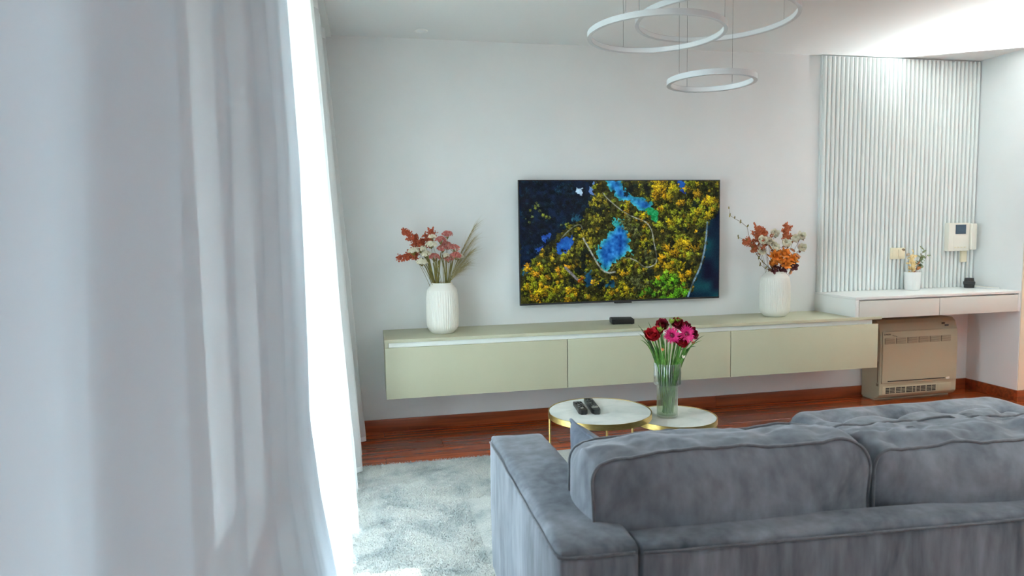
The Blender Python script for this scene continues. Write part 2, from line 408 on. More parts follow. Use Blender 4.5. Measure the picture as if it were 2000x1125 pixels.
# outside: added sun-blocking slab above, balcony floor below, parapet, ground
struct(bx('balcony_floor', XL-1.75, XL-.25, YB, .6, -.25, -.03, M['stone'], bevel=.004))
struct(MB().box(XL-.74, XL-.25, YB, .6, 2.50, 2.68).box(XL-1.75, XL-.74, -2.28, .6, 2.50, 2.68).build('sun_block_slab', M['facade']))  # unseen slab, stepped deeper to keep the sun off the far window part
struct(bx('ground', -60, 60, -60, 60, -6.2, -6, M['ground'], bevel=0))

# skirting boards
BH = .08
bf = setting('baseboard_far', (2, -.0075, 0))
for x0, x1 in ((XL+.001, 2.425), (2.427, XR-.016)):
    bx('board', x0, x1, -.0155, -.0005, .0005, BH, M['skirting'], bf, bevel=.002)
br = setting('baseboard_right', (XR-.008, -.2, 0))
bx('board', XR-.0155, XR-.0005, -YR-.015, -.0005, .0005, BH, M['skirting'], br, bevel=.002)
bx('board', XR-.0004, XE-.001, -YR-.0155, -YR-.0005, .0005, BH, M['skirting'], br, bevel=.002)
bl = setting('baseboard_left', (XL+.008, -3.3, 0))
bx('board', XL+.0005, XL+.0155, W2[1]+.01, W1[0]-.01, .0005, BH, M['skirting'], bl, bevel=.002)

# uplighter floor lamps: one round the corner beyond the wall end, one added unseen behind the camera to brighten sofa and walls
def uplighter(label, ux, uy, watts, top):
    lp = thing('floor_lamp', label, 'floor lamp', (ux, uy, 0)); h = top-.1
    MB().lathe([(.0, .0), (.14, .0), (.14, .015), (.12, .025), (.0, .028)], 40, (ux, uy, 0)).build('base', M['white'], lp, autosmooth=.6)
    MB().lathe([(.013, .026), (.013, h)], 16, (ux, uy, 0)).build('pole', M['white'], lp, autosmooth=.6)
    MB().lathe([(.014, h), (.05, h+.015), (.11, h+.10), (.106, h+.10), (.045, h+.03), (.012, h+.022), (.0, h+.022)], 40, (ux, uy, 0)).build('lamp_shade', M['white'], lp, autosmooth=.6)
    ll = bpy.data.lights.new('uplight', 'SPOT'); ll.spot_size = R(148); ll.spot_blend = 1.0; ll.shadow_soft_size = .03; ll.energy = watts; ll.color = (.93, 1, 1)
    lo = bpy.data.objects.new('uplight', ll); COL.objects.link(lo); lo.location = (ux, uy, top-.02); lo.rotation_euler = (pi, 0, 0)
uplighter('slim white uplighter floor lamp standing round the corner beyond the desk', 5.18, -.764, 1380, 1.6)
uplighter('added uplighter floor lamp brightening sofa and walls, unseen at the back of the room', 3.5, -4.2, 600, 1.6)

# ------------------------------------------------------------------ curtains
def curtain(name, label, y0, y1, xb, seed, edge=None, amp=.05, per=.2, lean=.04, flare=.5, zt=2.49, zb=.025, voile='sheer'):
    rng = random.Random(seed)
    ny = int((y1-y0)/.011); nz = 46
    # uneven pleats: phase advances at a varying rate
    ph = []; p = rng.uniform(0, 6)
    for i in range(ny+1):
        yy = y0+(y1-y0)*i/ny
        rate = 2*pi/(per*(1+.45*fbm((yy*1.3, seed, 0), 3)))
        p += rate*(y1-y0)/ny; ph.append(p)
    root = thing(name, label, 'curtain', (xb, (y0+y1)/2, zb))
    def pt(i, z):
        u = i/ny; yy = y0+(y1-y0)*u; t = (zt-z)/(zt-zb)
        pp = ph[i]+.5*fbm((yy*.8, t*1.1, seed+3), 2)*t
        a = amp*(.55+flare*t)*(1+.6*fbm((yy*2.1, .3*t, seed+9), 2))
        f = sin(pp)+.28*sin(2*pp+1.1)+.1*sin(3.1*pp)
        x = xb+lean*(zt-z)+a*f+.012*fbm((yy*6, z*1.2, seed), 3)*t
        ye = yy+.25*a*cos(pp)
        if edge: ye = y0+(ye-y0)*(edge(z)-y0)/(y1-y0)
        return (x, ye, z)
    zs = [zb+.03+(zt-.06-zb-.03)*j/nz for j in range(nz+1)]
    def sheet(nm, zl, m, off=0.):
        vs = []; fs = []
        for z in zl:
            for i in range(ny+1):
                q = pt(i, z); vs.append((q[0]+off, q[1], q[2]))
        for j in range(len(zl)-1):
            for i in range(ny):
                a = j*(ny+1)+i; fs.append((a, a+1, a+ny+2, a+ny+1))
        MB().add(vs, fs).build(nm, m, root, smooth=True)
    sheet('voile', zs, M[voile]); sheet('hem', [zb, zb+.015, zb+.0295], M['hem']); sheet('heading_tape', [zt-.0595, zt-.03, zt], M['hem'])
    return root
def near_edge(z):
    tab = [(0, -2.12), (.24, -2.36), (.62, -2.66), (.86, -2.80), (1.17, -2.66), (1.5, -2.50), (1.95, -2.48), (2.6, -2.47)]
    for (a, b), (c, d) in zip(tab, tab[1:]):
        if z <= c: return b+(d-b)*(z-a)/(c-a)
    return tab[-1][1]
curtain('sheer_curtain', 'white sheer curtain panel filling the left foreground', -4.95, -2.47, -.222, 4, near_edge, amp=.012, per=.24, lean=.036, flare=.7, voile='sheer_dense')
curtain('sheer_curtain', 'bright white sheer curtain panel hanging beside the far wall', -2.30, -.13, -.240, 11, None, amp=.036, per=.25, lean=.044, flare=1.0)
cr = thing('curtain_rail', 'white ceiling curtain track above the sheer curtains', 'curtain rail', (-.25, -3.3, H))
bx('track', -.29, -.19, -6.5, -.06, H-.028, H-.0005, M['white'], cr, bevel=.003)

# ------------------------------------------------------------------ rug
rx0, rx1, ry0, ry1 = -.44, 3.35, -3.55, -.685
rug = thing('rug', 'pale grey-green mottled pile rug under the sofa and tables', 'rug', (1.4, -2.1, 0))
def rugpt(x, y):
    e = min(x-rx0, rx1-x, y-ry0, ry1-y)
    return .0135+.0018*fbm((x*9, y*9, 0), 3)-(.006*(1-min(1, e/.02)))
nx, ny = 170, 130; vs = []; fs = []
for j in range(ny+1):
    for i in range(nx+1):
        x = rx0+(rx1-rx0)*i/nx; y = ry0+(ry1-ry0)*j/ny
        wob = .004*fbm((x*7, y*7, 5), 2) if (i in (0, nx) or j in (0, ny)) else 0
        vs.append((x+wob, y+wob, rugpt(x, y)))
for j in range(ny):
    for i in range(nx):
        a = j*(nx+1)+i; fs.append((a, a+1, a+nx+2, a+nx+1))
MB().add(vs, fs).build('weave', M['rug'], rug, smooth=True)
bx('backing', rx0+.004, rx1-.004, ry0+.004, ry1-.004, .0005, .007, M['beige'], rug, bevel=0)
# pile tufts where the rug lies open to view
rng = np.random.default_rng(3); N = 52000
px = rng.uniform(-.3, .75, N); py = rng.uniform(-2.2, ry1-.002, N)
keep = (px < .42) | (py > -1.3); px = px[keep]; py = py[keep]; N = len(px)
a = rng.uniform(0, 2*pi, N); w = .0016; hgt = rng.uniform(.004, .0085, N); lx = rng.normal(0, .003, N); ly = rng.normal(0, .003, N)
zb = np.full(N, .0125)
V = np.stack([np.stack([px-w*np.cos(a), py-w*np.sin(a), zb], 1), np.stack([px+w*np.cos(a), py+w*np.sin(a), zb], 1), np.stack([px+lx, py+ly, zb+hgt], 1)], 1).reshape(-1, 3)
me = bpy.data.meshes.new('pile'); me.vertices.add(3*N); me.vertices.foreach_set('co', V.ravel()); me.loops.add(3*N); me.loops.foreach_set('vertex_index', np.arange(3*N)); me.polygons.add(N); me.polygons.foreach_set('loop_start', np.arange(0, 3*N, 3)); me.update(); me.validate()
me.materials.append(M['rug'])
po = bpy.data.objects.new('pile', me); COL.objects.link(po); po.parent = rug; po.matrix_parent_inverse = Matrix.Translation(-Vector(rug.location)); po['kind'] = 'stuff'

# ------------------------------------------------------------------ sofa
SX0, SY0, ZT = .385, -3.062, .58      # outer back corner at arm height
SH = -.057                            # the back runs slightly towards the camera to the right
def shear(x): return SH*(x-SX0)
SXE = 2.985
ZF = .0165
sofa = thing('sofa', 'large grey velvet sofa seen from behind with two back cushions', 'sofa', (1.6, -2.7, ZF))
def rbox(x0, x1, y0, y1, z0, z1, rad, n=14, puff=(0, 0, 0), nz=.004, seed=0., sh=True, nf=3.5):
    """soft upholstered block: subdivided box with rounded edges, puffed faces and slight unevenness"""
    bm = bmesh.new(); bmesh.ops.create_cube(bm, size=2)
    bmesh.ops.subdivide_edges(bm, edges=bm.edges, cuts=n, use_grid_fill=True)
    hx, hy, hz = (x1-x0)/2, (y1-y0)/2, (z1-z0)/2; c = Vector(((x0+x1)/2, (y0+y1)/2, (z0+z1)/2))
    for v in bm.verts:
        a = v.co.copy(); 
        # denser towards the edges
        a = Vector([math.copysign(abs(t)**.8, t) for t in a])
        p = Vector((a.x*hx, a.y*hy, a.z*hz))
        r = min(rad, hx, hy, hz)
        q = Vector((max(-hx+r, min(hx-r, p.x)), max(-hy+r, min(hy-r, p.y)), max(-hz+r, min(hz-r, p.z))))
        d = p-q; mxn = max(abs(d.x), abs(d.y), abs(d.z))
        if d.length > 1e-9: p = q+d.normalized()*mxn
        gx = (1-a.y**4)*(1-a.z**4); gy = (1-a.x**4)*(1-a.z**4); gz = (1-a.x**4)*(1-a.y**4)
        p.x += math.copysign(puff[0]*gx*abs(a.x)**3, a.x); p.y += math.copysign(puff[1]*gy*abs(a.y)**3, a.y); p.z += math.copysign(puff[2]*gz*abs(a.z)**3, a.z)
        w = p+c
        k = nz*fbm((w.x*nf+seed, w.y*nf, w.z*nf), 4)
        dn = Vector((a.x**5, a.y**5, a.z**5)); dn = dn.normalized() if dn.length > 1e-6 else dn
        w += dn*k
        if sh: w.y += shear(w.x)
        v.co = w
    me = bpy.data.meshes.new('soft'); bm.to_mesh(me); bm.free(); return me
AW = .192
def arm(x0, x1, mirror=False):
    yb, yf = SY0, SY0+.905
    a = link('arm', rbox(x0, x1, yb, yf, ZF+.09, ZT-.002, .016, 22, (.004, .004, 0), .004, 1), M['velvet'], sofa, smooth=True)
    link('arm_top', rbox(x0+.003, x1-.001, yb+.003, yf-.003, ZT-.024, ZT+.012, .015, 22, (.0, .0, .010), .005, 4), M['velvet_pile'], a, smooth=True)
    xo = x0 if not mirror else x1; s = -1 if not mirror else 1
    pth = [(xo+s*.0015, yb+.025+(yf-yb-.07)*(1-i/20), ZT-.004+.002*fbm((i*.5, 1, 2), 2)) for i in range(21)]
    pth += [(xo-s*.003, yb+.005, ZT-.005)]+[(xo-s*(.02+(AW-.035)*i/10), yb-.002, ZT-.005) for i in range(11)]
    pth = [(x, y+shear(x), z) for x, y, z in pth]
    MB().tube(pth, .0035, 6).build('piping', M['piping'], a, smooth=True)
arm(SX0, SX0+AW)
arm(SXE-AW, SXE, True)
bk0, bk1 = SX0+AW+.004, SXE-AW-.004
bkf = link('back_frame', rbox(bk0, bk1, SY0-.004, SY0+.098, ZF+.09, ZT-.003, .014, 26, (0, .004, 0), .005, 9, nf=6), M['velvet'], sofa, smooth=True)
link('back_top', rbox(bk0-.002, bk1+.002, SY0+.001, SY0+.097, ZT-.022, ZT+.008, .012, 26, (0, 0, .003), .004, 19), M['velvet_pile'], bkf, smooth=True)
MB().tube([(bk0+(bk1-bk0)*i/40, SY0-.0065+shear(bk0+(bk1-bk0)*i/40), ZT-.006) for i in range(41)], .003, 6).build('piping', M['piping'], bkf, smooth=True)
link('seat_base', rbox(bk0, bk1, SY0+.105, SY0+.90, ZF+.09, ZF+.27, .02, 16, (0, .004, 0), .003, 21), M['velvet'], sofa, smooth=True)
for x0, x1 in ((bk0+.002, 1.240), (1.246, 1.990), (1.996, bk1-.002)):
    link('seat_cushion', rbox(x0, x1, SY0+.108, SY0+.915, ZF+.272, .43, .045, 20, (.004, .01, .02), .006, x0*7), M['velvet_pile'], sofa, smooth=True)
for lx, ly in ((SX0+.09, SY0+.08), (SX0+.09, SY0+.82), (SXE-.09, SY0+.08), (SXE-.09, SY0+.82), (1.6, SY0+.08), (1.6, SY0+.82)):
    MB().lathe([(.018, ZF), (.02, ZF+.004), (.026, ZF+.0895)], 16, (lx, ly+shear(lx), 0)).build('leg', M['black'], sofa, autosmooth=.6)

def cushion(x0, x1, zb, ztop, yb, yf, lean, seed, corner=.06, sag=0., topwr=.013, slump=0.):
    """boxed back cushion: x0..x1, zb..ztop, back face at yb, front at yf; lean moves the top forward (+Y)"""
    hx, hz, hy = (x1-x0)/2, (ztop-zb)/2, (yf-yb)/2
    def deform(a, b, c):      # a across, b depth (-1 back, camera side), c height
        p = Vector((a*hx, 0, c*hz)); q = Vector((max(-hx+corner, min(hx-corner, p.x)), 0, max(-hz+corner, min(hz-corner, p.z))))
        d = p-q; mn = max(abs(d.x), abs(d.z))
        if d.length > 1e-9: p = q+d.normalized()*mn
        edge = max(abs(a), abs(c)); g = (1-abs(a)**3.0)*(1-abs(c)**3.0)
        y = b*hy*(.86+.42*g*(abs(b)**2))
        # boxing bulges outwards between its two seams
        bul = .016*(1-b*b)*(edge**8)
        p.x += math.copysign(bul, a)*abs(a)**4; p.z += math.copysign(bul, c)*abs(c)**4
        w = Vector(((x0+x1)/2+p.x, (yb+yf)/2+y, (zb+ztop)/2+p.z))
        # gathers along the top boxing
        if c > .5: w.z += topwr*fbm((w.x*13+seed, b*1.2, 0), 3)*(edge**10)*(1-.4*b*b)+.010*fbm((w.x*4+seed, 0, 3), 2)*c
        w.y += .016*fbm((w.x*3.2+seed, w.z*3.5, seed), 4)*(1 if b < 0 else -1)
        w.y += b*.0055*fbm((w.x*22, w.z*6, seed+5), 2)*max(0, edge-.55)
        t = (c+1)/2
        w.z -= sag*sin(pi*(a+1)/2)*t+slump*t*(b+1)*.5
        w.y += lean*t*t+shear(w.x)
        return w
    bm = bmesh.new(); bmesh.ops.create_cube(bm, size=2)
    bmesh.ops.subdivide_edges(bm, edges=bm.edges, cuts=34, use_grid_fill=True)
    for v in bm.verts: v.co = deform(*[math.copysign(abs(t)**.85, t) for t in v.co])
    me = bpy.data.meshes.new('back_cushion'); bm.to_mesh(me); bm.free()
    o = link('back_cushion', me, M['velvet_pile'], sofa, smooth=True)
    for b in (-1, 1):
        ring = []
        for i in range(160):
            t = i/160*4; k = int(t); f = (t-k)*2-1
            a, c = ((f, 1), (1, -f), (-f, -1), (-1, f))[k]
            q = deform(a, b*.985, c); n = Vector((a*abs(a)**3, b*.35, c*abs(c)**3)).normalized(); ring.append(q+n*.0025)
        MB().tube(ring, .0042, 6, closed=True).build('piping', M['piping'], o, smooth=True)
    return o
cushion(.508, 1.236, .440, .752, SY0+.104, SY0+.330, .01, 2.3, slump=.012)
cushion(1.252, 1.984, .440, .728, SY0+.102, SY0+.345, .0, 8.1, slump=.0, topwr=.022)
cushion(2.000, 2.770, .440, .745, SY0+.102, SY0+.340, .01, 5.4, slump=.01)

# small loose pillow leaning in the sofa corner
pil = thing('throw_pillow', 'small slate blue velvet pillow tucked in the sofa corner by the arm', 'pillow', (.66, -2.52, .44))
def pillow_pt(a, c, s):
    e = (1-a*a)*(1-c*c)
    pinch = 1-.09*(1-a*a)-0; pz = 1-.09*(1-c*c)
    return Vector((a*.13*(1-.10*(1-c*c)*abs(a)), s*(.055*e**.45+.004*fbm((a*3, c*3, s), 3)*e), c*.13*(1-.10*(1-a*a)*abs(c))))
n = 26; vs = []; fs = []
Rp = Matrix.Rotation(R(-12), 3, 'Y') @ Matrix.Rotation(R(-80), 3, 'Z') @ Matrix.Rotation(R(6), 3, 'Y')
off = Vector((.648, -2.57, .574))
for s in (-1, 1):
    for j in range(n+1):
        for i in range(n+1):
            vs.append(Rp @ pillow_pt(i/n*2-1, j/n*2-1, s)+off)
for s in (0, 1):
    k = s*(n+1)**2
    for j in range(n):
        for i in range(n):
            q = k+j*(n+1)+i; fs.append((q, q+1, q+n+2, q+n+1))
MB().add(vs, fs).build('pillow_cover', M['pillow'], pil, smooth=True)
ring = []
for i in range(120):
    t = i/120*4; k = int(t); f = (t-k)*2-1; a, c = ((f, 1), (1, -f), (-f, -1), (-1, f))[k]; ring.append(Rp @ pillow_pt(a, c, 1)+off)
MB().tube(ring, .005, 6, closed=True).build('piping', M['pillow'], pil, smooth=True)

# ------------------------------------------------------------------ tufted ottoman
ott = thing('ottoman', 'wide grey velvet ottoman with a button-tufted top beyond the sofa', 'ottoman', (2.48, -1.90, ZF))
ox0, ox1, oy0, oy1, oz = 1.885, 3.085, -2.185, -1.615, .415
tufts = [(2.05, -1.785), (2.335, -1.79), (2.64, -1.80), (2.93, -1.835), (2.05, -2.0), (2.345, -2.0), (2.665, -2.02), (2.95, -2.03)]
def tuft_h(x, y):
    h = 0
    for (a, b) in tufts:
        d = math.hypot(x-a, y-b); h -= .040*math.exp(-(d/.032)**2)+.024*math.exp(-(d/.085)**2)
    # folds between neighbouring buttons
    for i in range(len(tufts)):
        for j in range(i):
            A = Vector(tufts[i]); B = Vector(tufts[j]); L = (B-A).length
            if .15 < L < .335:
                t = max(0, min(1, (Vector((x, y))-A).dot(B-A)/(L*L))); d = (Vector((x, y))-(A+(B-A)*t)).length
                h -= .015*math.exp(-(d/.016)**2)
    return h
def ott_block(z0, z1, rad, puff, top, name, m, ins=0.):
    nx, ny = 96, 48; hx, hy = (ox1-ox0)/2-ins, (oy1-oy0)/2-ins; cx_, cy_ = (ox0+ox1)/2, (oy0+oy1)/2; C = .11
    vs = []; fs = []
    def plan(a, b):
        p = Vector((a*hx, b*hy)); q = Vector((max(-hx+C, min(hx-C, p.x)), max(-hy+C, min(hy-C, p.y)))); d = p-q; mn = max(abs(d.x), abs(d.y))
        if d.length > 1e-9: p = q+d.normalized()*mn
        return p.x+cx_, p.y+cy_, min(hx-abs(a*hx), hy-abs(b*hy))
    for j in range(ny+1):
        for i in range(nx+1):
            x, y, e = plan(i/nx*2-1, j/ny*2-1)
            z = z1
            if e < rad: z -= rad-math.sqrt(max(0, rad*rad-(rad-e)**2))
            if top:
                k = min(1, e/.07); z += k*(.022+tuft_h(x, y))+.004*fbm((x*5, y*5, 1), 3)*k
            vs.append((x, y, z))
    for j in range(ny):
        for i in range(nx):
            q = j*(nx+1)+i; fs.append((q, q+1, q+nx+2, q+nx+1))
    # skirt around the rim
    rim = [i for i in range(nx+1)]+[(j+1)*(nx+1)-1 for j in range(1, ny+1)]+[ny*(nx+1)+i for i in range(nx-1, -1, -1)]+[j*(nx+1) for j in range(ny-1, 0, -1)]
    prev = rim
    for s, z in ((1, z1-rad-.3*(z1-rad-z0)), (2, z0+.02), (3, z0)):
        new = []
        for r in rim:
            x, y, _ = vs[r]; o_ = puff*(1 if s == 1 else .0 if s == 2 else -.01/max(puff, .01)); d = Vector((x-cx_, y-cy_)).normalized()
            new.append(len(vs)); vs.append((x+d.x*o_, y+d.y*o_, z))
        for k in range(len(rim)): fs.append((prev[k], prev[(k+1) % len(rim)], new[(k+1) % len(rim)], new[k]))
        prev = new
    fs.append(tuple(prev))
    return MB().add(vs, fs).build(name, m, ott, smooth=True), [vs[r] for r in rim]
body, _ = ott_block(ZF+.07, .275, .02, .004, False, 'body', M['velvet'])
cush, rim = ott_block(.277, oz, .05, .008, True, 'tufted_cushion', M['velvet_pile'])
MB().tube([(x+.004*(1 if x > 2.5 else -1), y, z+.008) for x, y, z in rim], .004, 6, closed=True).build('piping', M['piping'], cush, smooth=True)
for (a, b) in tufts:
    MB().lathe([(.013, 0), (.013, .004), (.009, .008), (0, .009)], 14, (a, b, oz-.046)).build('button', M['velvet_pile'], cush, smooth=True)
for a in (ox0+.1, ox1-.1):
    for b in (oy0+.1, oy1-.1): MB().lathe([(.02, ZF), (.024, ZF+.0695)], 14, (a, b, 0)).build('leg', M['black'], ott, autosmooth=.6)

# ------------------------------------------------------------------ floating media cabinet
CX0, CX1, CZ0, CZ1, CY = .067, 3.412, .316, .672, -.437
cab = thing('media_cabinet', 'long wall-mounted greige media cabinet with three flap fronts', 'cabinet', (1.74, -.21, CZ0))
bx('body', CX0+.0205, CX1-.008, CY+.06, -.001, CZ0+.004, CZ1-.0205, M['greige'], cab, bevel=.001)
bx('side_panel', CX0, CX0+.02, CY+.02, -.001, CZ0, CZ1-.0205, M['greige'], cab, bevel=.0015)
bx('top_panel', CX0-.002, 3.44, CY, -.001, CZ1-.02, CZ1, M['greige'], cab, bevel=.0015)
bx('handle_profile', CX0+.0215, CX1-.03, CY+.022, CY+.0595, CZ1-.072, CZ1-.0205, M['profile'], cab, bevel=.004)
for x0, x1 in ((CX0+.001, 1.182), (1.1865, 2.297), (2.3015, CX1)):
    bx('flap_front', x0, x1, CY, CY+.0195, CZ0, CZ1-.050, M['greige'], cab, bevel=.0012)

# ------------------------------------------------------------------ desk, slatted panel
DX0, DZ0, DZ1, DY = 3.229, .660, .810, -.434
desk = thing('wall_desk', 'white wall-mounted desk with two drawers under the slatted panel', 'desk', (3.9, -.2, DZ0))
XD = XR-.001
bx('top_panel', DX0, XD, DY, -.001, DZ1-.018, DZ1, M['white'], desk, bevel=.0012)
bx('side_panel', DX0, DX0+.03, DY+.0005, -.001, DZ0, DZ1-.0185, M['white'], desk, bevel=.001)
bx('side_panel', XD-.018, XD, DY+.0005, -.001, DZ0, DZ1-.0185, M['white'], desk, bevel=.001)
bx('carcass', DX0+.031, XD-.0185, DY+.03, -.001, DZ0+.004, DZ1-.0185, M['white'], desk, bevel=.001)
for x0, x1 in ((DX0+.033, 3.9065), (3.9105, XD-.020)):
    bx('drawer_front', x0, x1, DY+.001, DY+.0195, DZ0, DZ1-.028, M['drawer'], desk, bevel=.001)
pan = thing('slatted_wall_panel', 'white wall panel of narrow vertical slats above the desk', 'wall panel', (3.9, -.02, DZ1))
PX0, PX1 = 3.236, XR-.004
bx('backing', PX0, PX1, -.020, -.0005, DZ1+.001, H-.002, M['slat'], pan, bevel=.001)
NS = 37; pitch = (PX1-PX0)/NS
sm = None
for i in range(NS):
    xc = PX0+pitch*(i+.5)
    if sm is None:
        w2, dp = pitch*.31, .020; prof = [(-w2, 0), (-w2, -dp*.55), (-w2*.72, -dp*.88), (-w2*.3, -dp), (w2*.3, -dp), (w2*.72, -dp*.88), (w2, -dp*.55), (w2, 0)]
        z0, z1 = DZ1+.001, H-.012; k = len(prof)
        vs = [(a, b, z0) for a, b in prof]+[(a, b, z1) for a, b in prof]
        fs = [(j, (j+1) % k, k+(j+1) % k, k+j) for j in range(k)]+[tuple(reversed(range(k))), tuple(range(k, 2*k))]
        o = MB().add(vs, fs).build('slat', M['slat'], None, autosmooth=.9); sm = o.data
    else: o = bpy.data.objects.new('slat', sm); COL.objects.link(o)
    o.parent = pan; o.matrix_parent_inverse = Matrix.Translation(-Vector(pan.location)); o.location = (xc, -.0205, 0)

# ------------------------------------------------------------------ television
TX, TZ, TW, TH = .968, .802, 1.449, .832
tv = thing('television', 'wide flat television on the wall showing an aerial forest and blue lake', 'television', (TX+TW/2, -.06, TZ))
bx('housing', TX, TX+TW, -.066, -.045, TZ, TZ+TH, M['black'], tv, bevel=.002)
bx('rear_case', TX+.12, TX+TW-.12, -.0445, -.03, TZ+.06, TZ+TH*.62, M['black'], tv, bevel=.004)
bx('wall_bracket', TX+.45, TX+1.0, -.0295, -.0005, TZ+.2, TZ+.45, M['grey'], tv, bevel=.002)
bx('receiver', TX+.665, TX+.79, -.070, -.05, TZ-.009, TZ-.0005, M['black'], tv, bevel=.003)
bx('chin', TX+.001, TX+TW-.001, -.0668, -.0662, TZ+.0005, TZ+.012, M['blackrub'], tv, bevel=0)
def zt(x, y):       # picture point -> screen u, v (v down)
    u = (x-124)/(1720-124); t = 98-.0094*(x-124); b = 1056-.0415*(x-140); return u, (y-t)/(b-t)
PWX, PHY = 500, 288
def smooth_noise(s, seed):
    r = np.random.default_rng(seed); g = r.random((int(PHY/s)+3, int(PWX/s)+3)); ys = np.arange(PHY)/s; xs = np.arange(PWX)/s
    y0 = ys.astype(int); x0 = xs.astype(int); fy = (ys-y0)[:, None]; fx = (xs-x0)[None]; fy = fy*fy*(3-2*fy); fx = fx*fx*(3-2*fx)
    return (g[y0][:, x0]*(1-fy)*(1-fx)+g[y0+1][:, x0]*fy*(1-fx)+g[y0][:, x0+1]*(1-fy)*fx+g[y0+1][:, x0+1]*fy*fx)
n1 = smooth_noise(26, 1); n2 = smooth_noise(9, 2); n3 = smooth_noise(3, 3); n4 = smooth_noise(1.6, 4); n5 = smooth_noise(5, 6)
wpx = (smooth_noise(9, 31)-.5)*11+(smooth_noise(3.5, 33)-.5)*8; wpy = (smooth_noise(9, 32)-.5)*11+(smooth_noise(3.5, 34)-.5)*8
def poly_mask(pts):
    P_ = np.array([zt(*p) for p in pts])*[PWX, PHY]; X, Y = np.meshgrid(np.arange(PWX)+.5, np.arange(PHY)+.5); X = X+wpx; Y = Y+wpy; ins = np.zeros((PHY, PWX), bool)
    for (x1, y1), (x2, y2) in zip(P_, np.roll(P_, -1, 0)):
        c = ((y1 > Y) != (y2 > Y)) & (X < (x2-x1)*(Y-y1)/(y2-y1+1e-9)+x1); ins ^= c
    return ins
def blur(m, k):
    m = m.astype(float)
    for _ in range(2):
        for ax in (0, 1):
            pd = np.pad(m, [(k, k) if i == ax else (0, 0) for i in (0, 1)], 'edge'); cs = np.cumsum(pd, ax); cs = np.insert(cs, 0, 0, ax)
            n_ = m.shape[ax]; m = (np.take(cs, np.arange(2*k+1, 2*k+1+n_), ax)-np.take(cs, np.arange(n_), ax))/(2*k+1)
    return m
C3 = lambda *c: np.array(c, float)
img = np.zeros((PHY, PWX, 3)); img[:] = C3(44, 42, 14)
img += (n2[..., None]-.5)*C3(44, 44, 14)+(n4[..., None]-.5)*C3(40, 38, 14)
darkA = poly_mask([(100, 80), (705, 80), (690, 200), (640, 330), (560, 420), (450, 490), (330, 590), (250, 690), (200, 740), (130, 850), (100, 300)])
img[darkA] = (C3(3, 12, 26)+(n2[..., None]-.3)*C3(6, 22, 40))[darkA]
darkB = poly_mask([(1630, 400), (1760, 300), (1760, 1040), (1440, 1040), (1520, 860), (1590, 700)])
img[darkB] = (C3(2, 22, 40)+(n1[..., None]-.3)*C3(8, 56, 40))[darkB]
lakes = [[(850, 445), (905, 400), (960, 470), (985, 520), (975, 600), (1000, 640), (930, 690), (870, 710), (820, 780), (770, 790), (730, 720), (712, 640), (760, 570), (800, 520)],
         [(790, 85), (930, 80), (940, 160), (1010, 200), (1100, 230), (1160, 270), (1215, 390), (1180, 415), (1130, 350), (1040, 300), (950, 260), (880, 230), (830, 170)],
         [(850, 375), (930, 380), (900, 440), (850, 440)],
         [(400, 600), (460, 540), (535, 530), (520, 610), (440, 670), (390, 670)], [(295, 510), (355, 510), (340, 555), (300, 550)], [(232, 620), (290, 590), (310, 600), (270, 660), (230, 650)],
         [(1340, 90), (1440, 85), (1430, 175), (1390, 180)], [(660, 150), (700, 100), (712, 110), (700, 215), (672, 210)], [(560, 140), (620, 150), (600, 205), (565, 190)],
         [(600, 820), (690, 800), (690, 900), (640, 920)], [(800, 870), (850, 860), (850, 925), (780, 930)], [(140, 760), (205, 740), (170, 830), (140, 840)], [(535, 370), (580, 350), (575, 410), (530, 410)]]
wet = np.zeros((PHY, PWX), bool)
for k, p in enumerate(lakes):
    m_ = poly_mask(p); wet |= m_; e = np.clip(blur(m_, 9)*1.6-.62, 0, 1)[..., None]
    deep = C3(16, 78, 152) if k not in (9, 10) else C3(10, 34, 70); shore = C3(52, 156, 150) if k < 3 else (C3(26, 66, 140) if k < 9 else C3(16, 60, 80))
    if k == 8: deep = shore = C3(150, 168, 190)
    if k == 7: deep = shore = C3(80, 110, 160)
    c = shore*(1-e)+deep*e+((n2[..., None]-.45)*C3(40, 64, 66)+(n5[..., None]-.5)*C3(40, 50, 50))*(1 if k < 3 else .6)
    img[m_] = c[m_]
g_ = poly_mask([(1090, 300), (1190, 300), (1225, 390), (1170, 420), (1120, 350)]); img[g_] = (C3(20, 126, 72)+(n3[..., None]-.5)*60)[g_]
rs = random.Random(5)
def tree(x, y, r, col, al=1.):
    x0, x1, y0, y1 = int(max(0, x-1.4*r-1)), int(min(PWX, x+1.4*r+2)), int(max(0, y-1.4*r-1)), int(min(PHY, y+1.4*r+2))
    if x1 <= x0 or y1 <= y0: return
    X, Y = np.meshgrid(np.arange(x0, x1)+.5-x, np.arange(y0, y1)+.5-y); ang = np.arctan2(Y, X)
    rr = np.hypot(X, Y)/(r*(1+.2*np.sin(5*ang+x)+.16*np.sin(9*ang+y)+.1*np.sin(14*ang)))
    m_ = np.clip((1-rr)*r*.9, 0, 1)*al
    tex = n4[y0:y1, x0:x1]*.7+n3[y0:y1, x0:x1]*.3
    sh = .80-.55*(X/r*.45+Y/r*.6)-.30*rr**2+(tex-.5)*1.25
    c = np.clip(sh, .05, 1.3)[..., None]*col
    img[y0:y1, x0:x1] = img[y0:y1, x0:x1]*(1-m_[..., None])+c*m_[..., None]
    # cast shade on the lower right
    ys, xs = slice(min(PHY-1, y0+int(r*.8)), min(PHY, y1+int(r*.5))), slice(min(PWX-1, x0+int(r*.7)), min(PWX, x1+int(r*.4)))
tones = [C3(150, 140, 24), C3(128, 132, 28), C3(160, 128, 26), C3(104, 112, 26), C3(84, 92, 34), C3(148, 150, 34), C3(62, 68, 28)]
